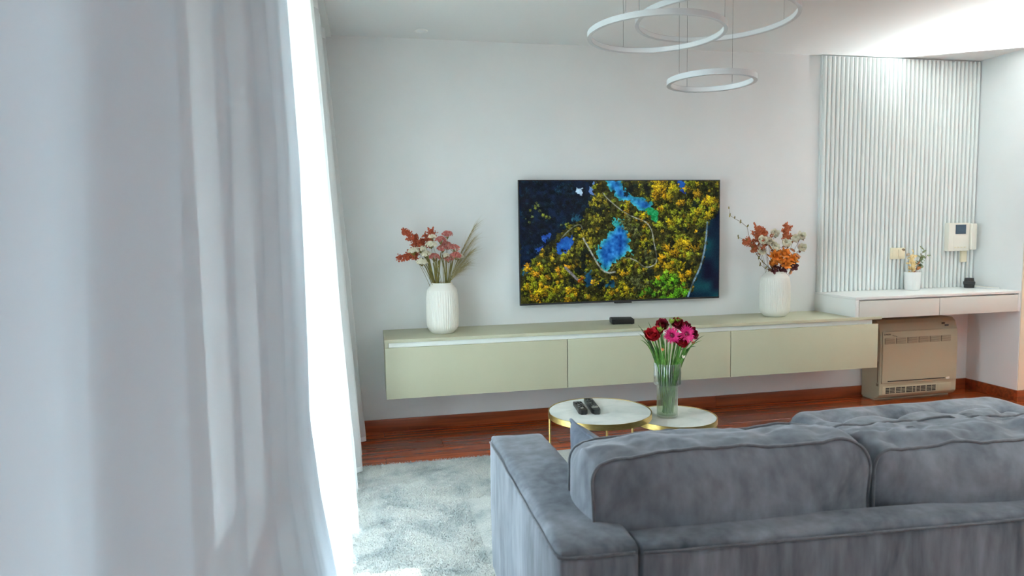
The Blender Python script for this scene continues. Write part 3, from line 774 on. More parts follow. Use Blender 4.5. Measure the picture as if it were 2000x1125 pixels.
for k in range(2600):
    x, y = rs.uniform(0, PWX), rs.uniform(0, PHY); iy, ix = int(y), int(x)
    if wet[iy, ix] or darkB[iy, ix]: continue
    if darkA[iy, ix]:
        if rs.random() < .5: tree(x, y, rs.uniform(1.5, 7), C3(10, 32, 46)*rs.uniform(.3, 1.5), .8)
        continue
    if rs.random() < .3: tree(x, y, rs.uniform(1.5, 5), C3(16, 20, 12), .8); continue
    tree(x, y, rs.choice([1.5, 2, 2.5, 3, 4, 5.5, 7]), rs.choice(tones)*rs.uniform(.6, 1.1))
def grove(pts, cols, r0, r1, n_):
    for _ in range(n_):
        (px_, py_, sp_) = rs.choice(pts); u, v = zt(px_+rs.gauss(0, sp_), py_+rs.gauss(0, sp_*.8))
        if rs.random() < .22: tree(u*PWX+2, v*PHY+3, rs.uniform(r0, r1)*.8, C3(22, 26, 12), .8); continue
        tree(u*PWX, v*PHY, rs.uniform(r0, r1), rs.choice(cols)*rs.uniform(.75, 1.15))
Y1 = [C3(172, 146, 20), C3(156, 148, 26), C3(178, 134, 22), C3(132, 136, 28)]
grove([(1240, 180, 60), (1280, 250, 60), (1340, 330, 70), (1400, 420, 70), (1300, 420, 60), (1420, 560, 60), (1300, 800, 60), (1400, 690, 60), (1620, 290, 60), (1560, 340, 50), (1480, 140, 40)], Y1, 4, 13, 170)
grove([(1420, 540, 40), (1400, 640, 50), (1300, 720, 50), (1420, 820, 40), (1240, 170, 30)], [C3(190, 140, 18), C3(184, 150, 22)], 5, 13, 34)
grove([(1260, 900, 60), (1330, 960, 50), (1180, 950, 50), (1330, 860, 40)], [C3(104, 164, 26), C3(80, 140, 24), C3(122, 160, 36)], 4, 11, 60)
grove([(690, 480, 50), (720, 380, 40), (640, 560, 40), (720, 270, 40), (560, 640, 40), (480, 700, 50)], [C3(146, 134, 34), C3(122, 118, 32), C3(160, 140, 32)], 3, 8, 100)
grove([(380, 820, 50), (430, 800, 40), (440, 950, 60), (290, 980, 60), (210, 900, 50), (520, 980, 40), (240, 780, 40), (300, 880, 60)], Y1+[C3(200, 138, 28)], 4, 11, 90)
grove([(930, 800, 40), (900, 960, 50), (840, 990, 40), (720, 900, 40), (1100, 560, 30), (1100, 460, 30), (960, 290, 30), (1080, 360, 25)], Y1, 2, 8, 100)
grove([(1050, 830, 40), (1030, 900, 40), (950, 420, 30), (1020, 500, 30), (1150, 680, 40)], [C3(94, 96, 54), C3(78, 82, 44)], 2, 6, 80)
grove([(230, 300, 20), (330, 370, 20), (200, 380, 30), (470, 440, 16)], [C3(96, 108, 60), C3(118, 126, 44)], 1.5, 5, 26)
grove([(1250, 320, 14), (590, 870, 14)], [C3(180, 84, 26)], 2, 4, 8)
# deep shade between the crowns
for pts_, rr_ in [([(1520, 260), (1320, 590), (1110, 170), (980, 170), (1010, 130), (700, 330), (760, 330), (570, 810), (620, 760), (520, 890), (760, 900), (1150, 800), (1450, 480), (1560, 480), (660, 650), (600, 700), (1150, 610), (1480, 900)], 9)]:
    for p in pts_:
        for _ in range(5): u, v = zt(p[0]+rs.gauss(0, 16), p[1]+rs.gauss(0, 18)); tree(u*PWX, v*PHY, rs.uniform(.3, .8)*rr_, C3(14, 22, 20)*rs.uniform(.5, 1.6), .85)
def path_line(pts, w, col):
    Q = [np.array(zt(*p))*[PWX, PHY] for p in pts]
    for k in range(3):   # round the polyline
        Q2 = [Q[0]]
        for p, q in zip(Q, Q[1:]): Q2 += [p*.75+q*.25, p*.25+q*.75]
        Q = Q2+[Q[-1]]
    X, Y = np.meshgrid(np.arange(PWX)+.5, np.arange(PHY)+.5); best = np.full((PHY, PWX), 99.)
    for p, q in zip(Q, Q[1:]):
        d = q-p; L = max(1e-6, d@d); t = np.clip(((X-p[0])*d[0]+(Y-p[1])*d[1])/L, 0, 1); best = np.minimum(best, np.hypot(X-p[0]-t*d[0], Y-p[1]-t*d[1]))
    m_ = (np.clip(w-best+.5, 0, 1)*np.clip(.35+n2*1.3, 0, 1))[..., None]; img[:] = img*(1-m_)+(C3(*col)*(.7+.5*n3[..., None]))*m_
path_line([(765, 185), (800, 230), (860, 280), (940, 340), (1040, 385), (1110, 405), (1160, 470), (1172, 560), (1195, 650), (1200, 730), (1150, 760), (1095, 765), (1040, 715), (985, 695)], 1.4, (140, 138, 124))
path_line([(610, 540), (650, 610), (700, 700), (750, 785), (810, 812), (860, 800)], 2.0, (150, 148, 140))
path_line([(440, 540), (520, 455), (590, 425), (605, 470)], 1.2, (120, 122, 104))
path_line([(1618, 410), (1608, 560), (1585, 680), (1555, 780), (1500, 880), (1460, 990)], 2.2, (110, 132, 150))
path_line([(980, 690), (900, 700), (830, 790)], 1.6, (100, 92, 50)); path_line([(470, 770), (520, 820), (560, 860)], 3, (110, 104, 108))
img += (np.random.default_rng(9).random((PHY, PWX, 1))-.5)*22
img = np.clip(img*C3(1.02, 1.08, 1.08), 2, 250)/255
imlin = np.where(img <= .04045, img/12.92, ((img+.055)/1.055)**2.4)
sx0, sx1, sz0, sz1 = TX+.006, TX+TW-.006, TZ+.0125, TZ+TH-.006
gx = np.linspace(sx0, sx1, PWX); gz = np.linspace(sz1, sz0, PHY); GX, GZ = np.meshgrid(gx, gz)
V = np.stack([GX, np.full_like(GX, -.0664), GZ], -1).reshape(-1, 3)
ii = (np.arange(PHY-1)[:, None]*PWX+np.arange(PWX-1)[None]).ravel(); F = np.stack([ii, ii+PWX, ii+PWX+1, ii+1], 1)
me = bpy.data.meshes.new('screen'); me.vertices.add(len(V)); me.vertices.foreach_set('co', V.ravel()); me.loops.add(F.size); me.loops.foreach_set('vertex_index', F.ravel().astype(np.int32)); me.polygons.add(len(F)); me.polygons.foreach_set('loop_start', np.arange(0, F.size, 4)); me.update(); me.validate()
ca = me.color_attributes.new('picture', 'FLOAT_COLOR', 'POINT'); ca.data.foreach_set('color', np.concatenate([imlin.reshape(-1, 3), np.ones((PWX*PHY, 1))], 1).ravel())
m = mat('lit_tv_screen', (3, 3, 4), .25, spec=.12); n_, l_, b_ = nodes(m); at = n_.new('ShaderNodeAttribute'); at.attribute_name = 'picture'; l_.new(at.outputs['Color'], b_.inputs['Emission Color']); b_.inputs['Emission Strength'].default_value = .83
me.materials.append(m); so = bpy.data.objects.new('screen', me); COL.objects.link(so); so.parent = tv; so.matrix_parent_inverse = Matrix.Translation(-Vector(tv.location))

# set-top box under the television
stb = thing('set_top_box', 'small flat black set-top box on the media cabinet below the television', 'set-top box', (1.64, -.2, CZ1))
Rz = Matrix.Rotation(R(-12), 4, 'Z'); 
def boxr(name, hx, hy, z0, z1, c, rot, m, parent, bevel=.003):
    o = MB().box(-hx, hx, -hy, hy, z0, z1); mtx = Matrix.Translation(Vector(c)) @ Matrix.Rotation(rot, 4, 'Z'); o.v = [tuple(mtx @ Vector(p)) for p in o.v]
    return o.build(name, m, parent, bevel=bevel, autosmooth=.6)
boxr('case', .075, .06, CZ1+.003, CZ1+.034, (1.635, -.195, 0), R(-12), M['black'], stb, .004)
boxr('lid', .070, .055, CZ1+.0343, CZ1+.0365, (1.635, -.195, 0), R(-12), M['blackrub'], stb, .001)
for a, b in ((-.06, -.045), (.06, -.045), (-.06, .045), (.06, .045)):
    v = Matrix.Rotation(R(-12), 3, 'Z') @ Vector((a, b, 0)); MB().lathe([(.006, 0), (.006, .0028)], 10, (1.635+v.x, -.195+v.y, CZ1+.0002)).build('foot', M['blackrub'], stb)

# ------------------------------------------------------------------ floor-standing air conditioner
AX0, AX1 = 3.632, 4.300
ac = thing('air_conditioner', 'beige-white floor air conditioner under the desk', 'air conditioner', (3.97, -.11, 0))
# side profile (y, z), front towards -Y, top edge rolled back
prof = [(-.02, .012), (-.150, .012), (-.190, .03), (-.205, .05), (-.207, .40), (-.202, .50), (-.180, .575), (-.150, .600), (-.02, .600)]
def extrude(prof, x0, x1):
    k = len(prof); vs = [(x0, a, b) for a, b in prof]+[(x1, a, b) for a, b in prof]
    return MB().add(vs, [(j, (j+1) % k, k+(j+1) % k, k+j) for j in range(k)]+[tuple(reversed(range(k))), tuple(range(k, 2*k))])
extrude(prof, AX0, AX1).build('casing', M['ac'], ac, bevel=.006, seg=3, autosmooth=.5)
bx('plinth', AX0+.01, AX1-.01, -.148, -.022, .0005, .0118, M['ac'], ac, bevel=.001)
fp = extrude([(-.2055, .135), (-.2165, .137), (-.2175, .40), (-.212, .520), (-.2035, .522)], AX0+.012, AX1-.012).build('front_panel', M['ac'], ac, bevel=.003, seg=2, autosmooth=.5)
gw = (4.232-3.652)/6
for i in range(6):
    g = bx('air_grille', 3.652+gw*i+.006, 3.652+gw*(i+1)-.006, -.2190, -.214, .430, .473, M['ac_dark'], fp, bevel=.001)
    for k in range(5): bx('louvre', 3.652+gw*i+.008, 3.652+gw*(i+1)-.008, -.2205, -.2192, .4335+k*.0083, .4375+k*.0083, M['ac'], g, bevel=0)
bx('shadow_slot', 3.69, 4.185, -.2195, -.2178, .1485, .1555, M['ac_black'], fp, bevel=.0005)
bx('latch', 4.195, 4.225, -.221, -.2178, .142, .158, M['ivory'], fp, bevel=.002)
of = bx('outlet_frame', 3.655, 4.252, -.2095, -.2072, .052, .112, M['ac'], ac, bevel=.001)
for i in range(5):
    a0 = 3.683+i*.0885
    g = bx('outlet', a0, a0+.078, -.2108, -.2097, .060, .102, M['ac_black'], of, bevel=0)
    for k in range(3): bx('vane', a0, a0+.078, -.2125, -.2110, .069+k*.0105, .0715+k*.0105, M['ac'], g, bevel=0)
    bx('vane', a0+.03+.01*(i % 3), a0+.034+.01*(i % 3), -.2122, -.2110, .0605, .1015, M['ac'], g, bevel=0)
bx('flap', 4.13, 4.235, -.2115, -.2097, .058, .104, M['ac'], of, bevel=.001)
for x, z, w in ((4.176, .562, .012), (4.207, .545, .015)):
    o = MB().box(x-w, x+w, -.002, .002, -.006, .006); o = MB().box(x-w, x+w, -.1985, -.1925, z-.006, z+.006)
    o.build('indicator', M['ac_black'], ac, bevel=.001)
bx('side_slot', AX0-.0015, AX0-.0002, -.19, -.182, .14, .30, M['ac_dark'], ac, bevel=0)
bx('side_latch', AX0-.003, AX0-.0002, -.196, -.176, .115, .135, M['ac_dark'], ac, bevel=.001)
def text(body, size, loc, m, parent, rot=(pi/2, 0, 0)):
    c = bpy.data.curves.new('lettering', 'FONT'); c.body = body; c.size = size; c.extrude = .0002
    t = bpy.data.objects.new('lettering', c); COL.objects.link(t); bpy.context.view_layer.update()
    me = bpy.data.meshes.new_from_object(t); bpy.data.objects.remove(t)
    mt = Matrix.Translation(Vector(loc)) @ Matrix.Rotation(rot[1], 4, 'Y') @ Matrix.Rotation(rot[0], 4, 'X'); me.transform(mt)
    me.materials.clear(); me.materials.append(m)
    o = bpy.data.objects.new('lettering', me); COL.objects.link(o); o.parent = parent; o.matrix_parent_inverse = Matrix.Translation(-parent_loc(parent)); return o
text('DAIKIN', .017, (3.652, -.2152, .495), M['ac_black'], fp)
text('Inverter', .013, (3.722, -.2158, .489), M['ac_black'], fp, (pi/2, R(14), 0))
# ------------------------------------------------------------------ coffee tables
def coffee_table(label, cx_, cy_, zt_, r, legs, seed):
    t = thing('coffee_table', label, 'coffee table', (cx_, cy_, ZF), 'nesting marble and brass tables')
    top = MB().lathe([(0, -.018), (r-.006, -.018), (r-.004, -.016), (r-.004, -.002), (r-.006, 0), (0, 0)], 96, (cx_, cy_, zt_)).build('marble_top', M['marble'], t, autosmooth=.6)
    MB().lathe([(r-.0035, -.024), (r, -.024), (r, .002), (r-.0035, .002)], 96, (cx_, cy_, zt_), closed=True).build('brass_rim', M['brass'], t, autosmooth=.6)
    for a in legs:
        x, y = cx_+(r-.008)*cos(R(a)), cy_+(r-.008)*sin(R(a))
        MB().lathe([(.0055, ZF), (.0055, zt_-.0182)], 12, (x, y, 0)).build('leg', M['brass'], t, autosmooth=.6)
    k = r*.62
    MB().tube([(cx_+(r-.008)*cos(2*pi*i/72), cy_+(r-.008)*sin(2*pi*i/72), ZF+.005) for i in range(72)], .0045, 8, closed=True).build('base_ring', M['brass'], t, smooth=True)
    return t
T1 = (1.034, -1.471, .45, .243); T2 = (1.410, -1.482, .400, .199)
coffee_table('taller round white marble coffee table with brass rim and remotes on it', *T1, (163, 62, -71), 1)
coffee_table('lower round white marble coffee table with brass rim under the glass vase', *T2, (-28, 75, -120), 2)

# remote controls
def remote(label, far, near, w, seed):
    far, near = Vector(far), Vector(near); d = (near-far); L = d.length; d.normalize(); ang = math.atan2(d.y, d.x)
    rt = thing('remote_control', label, 'remote', ((far.x+near.x)/2, (far.y+near.y)/2, T1[2]), 'remote controls on the taller coffee table')
    mtx = Matrix.Translation(((far.x+near.x)/2, (far.y+near.y)/2, T1[2])) @ Matrix.Rotation(ang, 4, 'Z')
    # outline: slimmer waist, rounded near end, bellied underside
    n = 14; vs = []; fs = []
    secs = []
    for i in range(n+1):
        u = i/n; x = (u-.5)*L; ww = w/2*(1-.06*sin(pi*u)); 
        if u > .86: ww *= math.sqrt(max(.25, 1-((u-.86)/.15)**2))
        if u < .06: ww *= .93
        h = .017+.005*u
        secs.append([(x, -ww, .006), (x, -ww*.96, .001), (x, ww*.96, .001), (x, ww, .006), (x, ww*.98, h-.003), (x, ww*.86, h), (x, -ww*.86, h), (x, -ww*.98, h-.003)])
    for s in secs: vs += s
    for i in range(n):
        for k in range(8): fs.append((i*8+k, i*8+(k+1) % 8, (i+1)*8+(k+1) % 8, (i+1)*8+k))
    fs += [tuple(range(8)), tuple(n*8+k for k in range(8))]
    b = MB().add([mtx @ Vector(p) for p in vs], fs).build('case', M['black'], rt, autosmooth=.7)
    rr = random.Random(seed)
    rows = 9 if L > .2 else 7
    for i in range(rows):
        u = .10+.62*i/(rows-1)
        cols = 3 if i not in (3, 4) else 2
        for k in range(cols):
            y = (k-(cols-1)/2)*w*.26; x = (u-.5)*L; z = .017+.005*u
            q = MB().box(x-.0045, x+.0045, y-.0042, y+.0042, z-.0005, z+.0016); q.v = [tuple(mtx @ Vector(p)) for p in q.v]
            q.build('button', M['grey'] if rr.random() < .22 else M['blackrub'], b, bevel=.0008, seg=1)
    u = .76; x = (u-.5)*L; z = .017+.005*u; wd = w*.33 if L > .2 else w*.14
    q = MB().box(x-.003, x+.003, -wd, wd, z-.0005, z+.0013); q.v = [tuple(mtx @ Vector(p)) for p in q.v]; q.build('silver_strip', M['ivory'], b, bevel=.0006, seg=1)
remote('shorter black remote control, left of the two on the coffee table', (.966, -1.338, 0), (.940, -1.522, 0), .046, 1)
remote('longer black remote control with a silver strip, right of the two', (1.036, -1.293, 0), (1.000, -1.535, 0), .046, 2)

# ------------------------------------------------------------------ ceramic vases
def ceramic_vase(label, cx_, cy_, zb, Hh, r, seed):
    t = thing('ceramic_vase', label, 'vase', (cx_, cy_, zb), 'cream ribbed vases on the media cabinet')
    k = Hh/.315
    prof = [(0, .0), (.068, .0), (.075, .006), (.090, .024), (.099, .046), (.1015, .09), (.102, .14), (.101, .19), (.0985, .235), (.094, .268), (.091, .274), (.082, .288), (.070, .302), (.0665, .306), (.0665, .313), (.0645, .315), (.0615, .313), (.0615, .304), (.068, .290), (.086, .262), (.093, .2), (.093, .1), (.085, .03), (.05, .012), (0, .012)]
    prof = [(a*r/.102, b*k) for a, b in prof]
    rr = random.Random(seed); ph = [rr.uniform(0, 6.28) for _ in range(6)]
    def rf(a, i):
        z = prof[i][1]/k
        if i > 12 or z < .03 or z > .270: return 1
        w = a*22+.5*sin(a*5+ph[0]+z*14)+.7*sin(a*3+ph[1]-z*9)
        rib = abs(sin(w/1.0))**.6
        return 1-.055*(1-rib)*min(1, (z-.03)/.02, (.270-z)/.01 if z < .27 else 0)
    MB().lathe(prof, 288, (cx_, cy_, zb), rf).build('vessel', M['ceramic'], t, autosmooth=1.0)
    return t
V1 = (.432, -.235, CZ1, .315, .102); V2 = (2.785, -.175, CZ1, .315, .104)
ceramic_vase('cream ribbed ceramic vase on the left end of the media cabinet', *V1, 3)
ceramic_vase('cream ribbed ceramic vase right of the television, beside the desk', *V2, 8)

# ------------------------------------------------------------------ flower builders
def arc(p0, p1, bow=.1, n=8, side=None):
    p0, p1 = Vector(p0), Vector(p1); d = p1-p0; out = Vector((d.x, d.y, 0)); c = p0+d*.5-out*bow+Vector((0, 0, d.length*.0))
    return [p0*(1-t)**2+c*2*t*(1-t)+p1*t*t for t in [i/n for i in range(n+1)]]
def stemmed(name, label, group, base, head, m_stem, r=.0016, bow=.25, cat='flower'):
    t = thing(name, label, cat, tuple(base), group); pts = arc(base, head, bow, 9)
    MB().tube(pts, [r*1.2-(r*.5)*i/9 for i in range(10)], 6).build('stem', m_stem, t, smooth=True)
    return t, pts
def plume(t, a, b, w, m, n=240, seed=1):
    """feathery tapering flower spike from a to b made of little florets"""
    rr = random.Random(seed); a, b = Vector(a), Vector(b); mb = MB(); d = b-a
    u_ = d.normalized(); s1 = u_.orthogonal().normalized(); s2 = u_.cross(s1)
    for k in range(13):      # side sprays
        f = rr.uniform(.05, .85); an = rr.uniform(0, 6.28); q = a+d*f; L = w*(1-.75*f)*rr.uniform(.8, 1.35)
        dr = (s1*cos(an)+s2*sin(an))*.9+u_*rr.uniform(.4, .9); e = q+dr.normalized()*L
        mb.tube([q, e], [.0009, .0005], 4)
        for j in range(int(n/13)):
            g = rr.random(); p = q+(e-q)*g+Vector((rr.gauss(0, 1), rr.gauss(0, 1), rr.gauss(0, 1)))*.0075*(1.2-g*.5)
            mb.octa(p, rr.uniform(.0032, .0068), (rr.uniform(.6, 1.3), rr.uniform(.6, 1.3), rr.uniform(.6, 1.3)))
    mb.tube([a, b], [.0012, .0006], 5)
    for j in range(int(n*.35)):
        g = rr.random(); p = a+d*g+(s1*rr.gauss(0, 1)+s2*rr.gauss(0, 1))*w*.22*(1.05-g); mb.octa(p, rr.uniform(.0035, .0065))
    return mb.build('plume', m, t)
def cluster(t, c, r, m, n=70, seed=1, up=(0, -.35, 1), flat=.55, fr=.006, name='flower_head', m_stem=None, hub=None):
    """domed head of many tiny five-petalled florets"""
    rr = random.Random(seed); mb = MB(); c = Vector(c); up = Vector(up).normalized(); s1 = up.orthogonal().normalized(); s2 = up.cross(s1)
    twigs = MB(); hubp = Vector(hub) if hub is not None else c-up*r*1.6
    for k in range(n):
        a = rr.uniform(0, 6.28); q = math.sqrt(rr.random()); p = c+(s1*cos(a)+s2*sin(a))*r*q+up*(r*flat*(1-q*q)+rr.gauss(0, r*.07))
        nn = (up+(s1*cos(a)+s2*sin(a))*q*.9+Vector((rr.gauss(0, .2), rr.gauss(0, .2), rr.gauss(0, .2)))).normalized()
        e1 = nn.orthogonal().normalized(); e2 = nn.cross(e1); f = fr*rr.uniform(.75, 1.25); vs = [p-nn*f*.5]
        for j in range(10):
            w = 2*pi*j/10; rad = f*(1 if j % 2 == 0 else .62); vs.append(p+(e1*cos(w)+e2*sin(w))*rad+nn*f*(.15 if j % 2 == 0 else 0))
        mb.add(vs, [(0, j+1, (j+1) % 10+1) for j in range(10)])
        if k % 5 == 0: twigs.tube([hubp, p-nn*f*.4], [.0009, .0005], 4, cap=False)
    o = mb.build(name, m, t); twigs.build('flower_stalks', m_stem or M['stem_olive'], o)
    return o
def grass_plume(t, pts, m, n=420, spread=.05, seed=1, side=1):
    """arching grass head with long fine awns"""
    rr = random.Random(seed); mb = MB(); N = len(pts)
    for k in range(n):
        f = rr.uniform(.12, 1)*(N-1); i = min(N-2, int(f)); q = pts[i].lerp(pts[i+1], f-i); tg = (pts[i+1]-pts[i]).normalized()
        sd = Vector((rr.gauss(.75*side, .4), rr.gauss(0, .45), rr.gauss(-.05, .4))); dr = (tg*1.15+sd*.85).normalized(); L = spread*rr.uniform(.6, 1.5)
        e = q+dr*L; mid_ = q+dr*L*.5+Vector((0, 0, L*.06)); w = tg.cross(dr); w = (w.normalized() if w.length > 1e-4 else Vector((1, 0, 0)))*.00045
        mb.add([q-w, q+w, mid_+w*.8, mid_-w*.8, e], [(0, 1, 2, 3), (3, 2, 4)])
        if k % 3 == 0: mb.octa(q+dr*.004, .0016, (1, 1, 1.8))
    return mb.build('plume', m, t)
def rosette(t, c, r, face, m, layers, seed=1, name='petals', curl=.35, w=.34):
    rr = random.Random(seed); mb = MB(); face = Vector(face).normalized(); s1 = face.orthogonal().normalized(); s2 = face.cross(s1); c = Vector(c)
    for (n, rad, lift) in layers:
        o = rr.uniform(0, 6.28)
        for k in range(n):
            a = o+2*pi*k/n+rr.gauss(0, .06); d = (s1*cos(a)+s2*sin(a))+face*lift; mb.petal(c+(s1*cos(a)+s2*sin(a))*r*.10, d, face, r*rad*rr.uniform(.9, 1.08), r*w*rr.uniform(.85, 1.15)*min(1, 9/n*1.1), curl*rr.uniform(.5, 1.4))
    return mb.build(name, m, t, smooth=True)
def leaf_spray(t, pts, m, n, L, w, seed=1, name='leaf'):
    rr = random.Random(seed)
    for k in range(n):
        f = (k+.7)/n*(len(pts)-1); i = min(len(pts)-2, int(f)); q = pts[i].lerp(pts[i+1], f-i); a = rr.uniform(0, 6.28)
        d = Vector((cos(a)*.9, sin(a)*.6, rr.uniform(-.1, .8))); MB().petal(q, d, Vector((rr.gauss(0, .3), -1, rr.uniform(.2, 1))), L*rr.uniform(.7, 1.25), w*rr.uniform(.75, 1.2), rr.uniform(-.2, .3), 5).build(name, m, t, smooth=True)

# ------------------------------------------------------------------ dried bouquet in the left vase
def mouth(V, a, q, drop=.10):
    return Vector((V[0]+cos(a)*q, V[1]+sin(a)*q, V[2]+V[3]-drop))
vx, vy, vz = V1[0], V1[1], V1[2]+V1[3]
def P1(dx, dz, dy=0.): return Vector((vx+dx*.00322, vy+dy, vz-dz*.00325))
G1 = 'dried flowers in the left ceramic vase'
specs = [('rust red feathery flower spike pointing up left in the left vase', (-36, -66), (-74, -103), .050), ('upright rust red feathery flower spike in the left vase', (-28, -68), (-14, -106), .058), ('rust red feathery flower spike drooping furthest left in the left vase', (-42, -58), (-86, -50), .044), ('rust red feathery flower spike behind the ivory heads of the left vase', (-34, -62), (-52, -92), .048)]
for i, (lb, a, b, w) in enumerate(specs):
    A = P1(*a, .01*i-.01); B = P1(*b, .02*i-.03)
    t, pts = stemmed('dried_flower', lb, G1, mouth(V1, 2.6+.3*i, .03, .2), A, M['stem_olive'], .0014, .35)
    plume(t, A, B, w, M['rust'], 430, 20+i)
ivory = [((-53, -62), 'far left'), ((-40, -66), 'left of centre'), ((-31, -56), 'low left of centre'), ((-20, -74), 'upper centre'), ((-38, -41), 'lowest on the left'), ((32, -50), 'lone on the right'), ((-18, -88), 'small and high at the centre'), ((8, -52), 'small among the pink ones')]
for i, ((dx, dz), wh) in enumerate(ivory):
    hd = P1(dx, dz, -.05+.018*(i % 3)); t, pts = stemmed('dried_flower', 'ivory white dried flower head, %s in the left vase' % wh, G1, mouth(V1, 3.0+.4*i, .028, .2), hd-Vector((0, 0, .028)), M['stem_olive'], .0013, .3)
    cluster(t, hd, .034 if i < 6 else .024, M['whitefl'], 110 if i < 6 else 60, 40+i, fr=.0085, hub=pts[-1])
pink = [((-2, -82), 'upper centre'), ((12, -92), 'topmost'), ((10, -72), 'middle'), ((24, -66), 'upper right'), ((-14, -50), 'low left'), ((14, -46), 'low centre'), ((26, -52), 'right'), ((2, -66), 'centre')]
for i, ((dx, dz), wh) in enumerate(pink):
    hd = P1(dx, dz, -.06+.025*(i % 3)); t, pts = stemmed('dried_flower', 'dusty pink dried flower head, %s of the left vase bouquet' % wh, G1, mouth(V1, 5.4+.3*i, .03, .2), hd-Vector((0, 0, .03)), M['stem_olive'], .0013, .25)
    cluster(t, hd, .035, M['pinkfl'], 120, 60+i, fr=.0072, hub=pts[-1])
for i, (tip, wh) in enumerate([((66, -106), 'tallest'), ((62, -80), 'second from the top'), ((56, -54), 'third from the top'), ((44, -30), 'lowest')]):
    b0 = mouth(V1, .3+.1*i, .04, .20); tp = P1(*tip, .01*i); rim_ = Vector((vx+.046, vy-.01*i, vz+.004)); pts = arc(rim_, tp, .10, 14)
    t = thing('dried_grass_stem', 'khaki feathery grass plume, %s of those fanning right from the left vase' % wh, 'dried grass', tuple(b0), 'feathery grasses in the left ceramic vase')
    MB().tube([b0]+pts, .0013, 6).build('stem', M['stem_olive'], t, smooth=True); grass_plume(t, pts, M['pampas'], 420, .085, 80+i)
for i in range(30):      # bare stalks filling the neck
    a = rnd(-40, 30); hd = P1(a, rnd(-60, -34), rnd(-.05, .03)); b0 = mouth(V1, pi+a*.02 if a < 0 else a*.02, rnd(.02, .045), .12)
    t = tag(MB().tube(arc(b0, hd, .3, 7), [.0027]*8, 6).build('dried_stalk', M['stem_olive'], None, smooth=True), 'bare olive dried stalk rising from the neck of the left vase', 'stalk', 'bare stalks in the left ceramic vase')

# ------------------------------------------------------------------ dried bouquet in the right vase
wx, wy, wz = V2[0], V2[1], V2[2]+V2[3]
def P2(dx, dz, dy=0.): return Vector((wx+dx*.00392, wy+dy, wz-dz*.00372))
G2 = 'dried flowers in the right ceramic vase'
for i, (lb, a, b, w) in enumerate([('bushy rust orange plume on the left of the right vase', (-22, -48), (-48, -92), .075), ('rust orange plume low on the left of the right vase', (-28, -38), (-66, -62), .06), ('rust orange plume standing tallest on the right of the right vase', (20, -56), (24, -92), .05), ('rust orange plume leaning inwards beside the tall left one', (-20, -54), (-28, -86), .06)]):
    A = P2(*a, .0); B = P2(*b, -.03+.02*i); t, pts = stemmed('dried_flower', lb, G2, mouth(V2, 2.8, .03, .2), A, M['stem_brown'], .0014, .3)
    plume(t, A, B, w, M['rust_orange'], 800, 120+i)
for i, ((dx, dz), wh) in enumerate([((-36, -56), 'leftmost'), ((-20, -54), 'left of centre'), ((-33, -37), 'low on the left'), ((-2, -68), 'highest at the centre'), ((10, -50), 'at the centre'), ((30, -58), 'right of centre'), ((48, -62), 'high on the far right'), ((52, -40), 'lowest on the far right'), ((-12, -44), 'just above the orange leaves')]):
    hd = P2(dx, dz, -.05+.02*(i % 4)); t, pts = stemmed('dried_flower', 'ivory curled dried flower, %s in the right vase' % wh, G2, mouth(V2, 1.1*i, .03, .2), hd, M['stem_brown'], .0015, .25)
    rosette(t, hd, .050, (.1*(i % 3-1), -.8, .6), M['whitefl'], [(6, .95, .55), (6, .75, 1.0), (4, .5, 1.8)], 140+i, 'flower_head', .5, .42)
    rosette(t, hd-Vector((0, 0, .004)), .03, (0, -.3, -1), M['copper'], [(5, 1.0, .2)], 160+i, 'sepals', .2, .25)
for i, ((dx, dz), wh) in enumerate([((18, -46), 'high at the centre'), ((38, -38), 'on the right'), ((4, -40), 'left of the centre'), ((46, -28), 'lowest on the right'), ((-12, -62), 'behind the ivory flowers')]):
    hd = P2(dx, dz, -.03+.02*(i % 3)); t, pts = stemmed('dried_leaf_sprig', 'copper brown dried leaf sprig, %s in the right vase' % wh, G2, mouth(V2, 1.7*i, .03, .2), hd, M['stem_brown'], .0014, .2, 'dried leaf')
    leaf_spray(t, pts[5:], M['copper'], 9, .045, .012, 180+i)
for i, ((dx, dz), wh) in enumerate([((-12, -30), 'left of the rim'), ((8, -34), 'top middle'), ((-14, -16), 'lower left over the rim'), ((10, -14), 'lower middle over the rim'), ((24, -22), 'right of the rim'), ((-2, -22), 'front middle')]):
    hd = P2(dx, dz, -.065+.012*(i % 3)); t, pts = stemmed('dried_leaf_sprig', 'bright orange dried leaf cluster, %s of the right vase' % wh, G2, mouth(V2, 4.0+.4*i, .03, .2), hd, M['stem_brown'], .0015, .2, 'dried leaf')
    rosette(t, hd, .046, (.3*(i % 3-1), -1, .3), M['orange'], [(7, 1.0, .1), (6, .85, .7), (5, .6, 1.6)], 200+i, 'leaves', .45, .24)
for i, ((dx, dz), wh) in enumerate([((26, -10), 'right'), ((4, -7), 'middle'), ((-12, -6), 'left')]):
    hd = P2(dx, dz, -.055); t, pts = stemmed('dried_leaf_sprig', 'dark plum dried leaves drooping over the %s rim of the right vase' % wh, G2, mouth(V2, 4.3+.4*i, .03, .2), hd, M['stem_brown'], .0014, .1, 'dried leaf')
    rosette(t, hd, .04, (.2*(i-1), -1, -.1), M['plum'], [(6, 1.0, .3), (4, .6, .8)], 220+i, 'leaves', .2, .36)
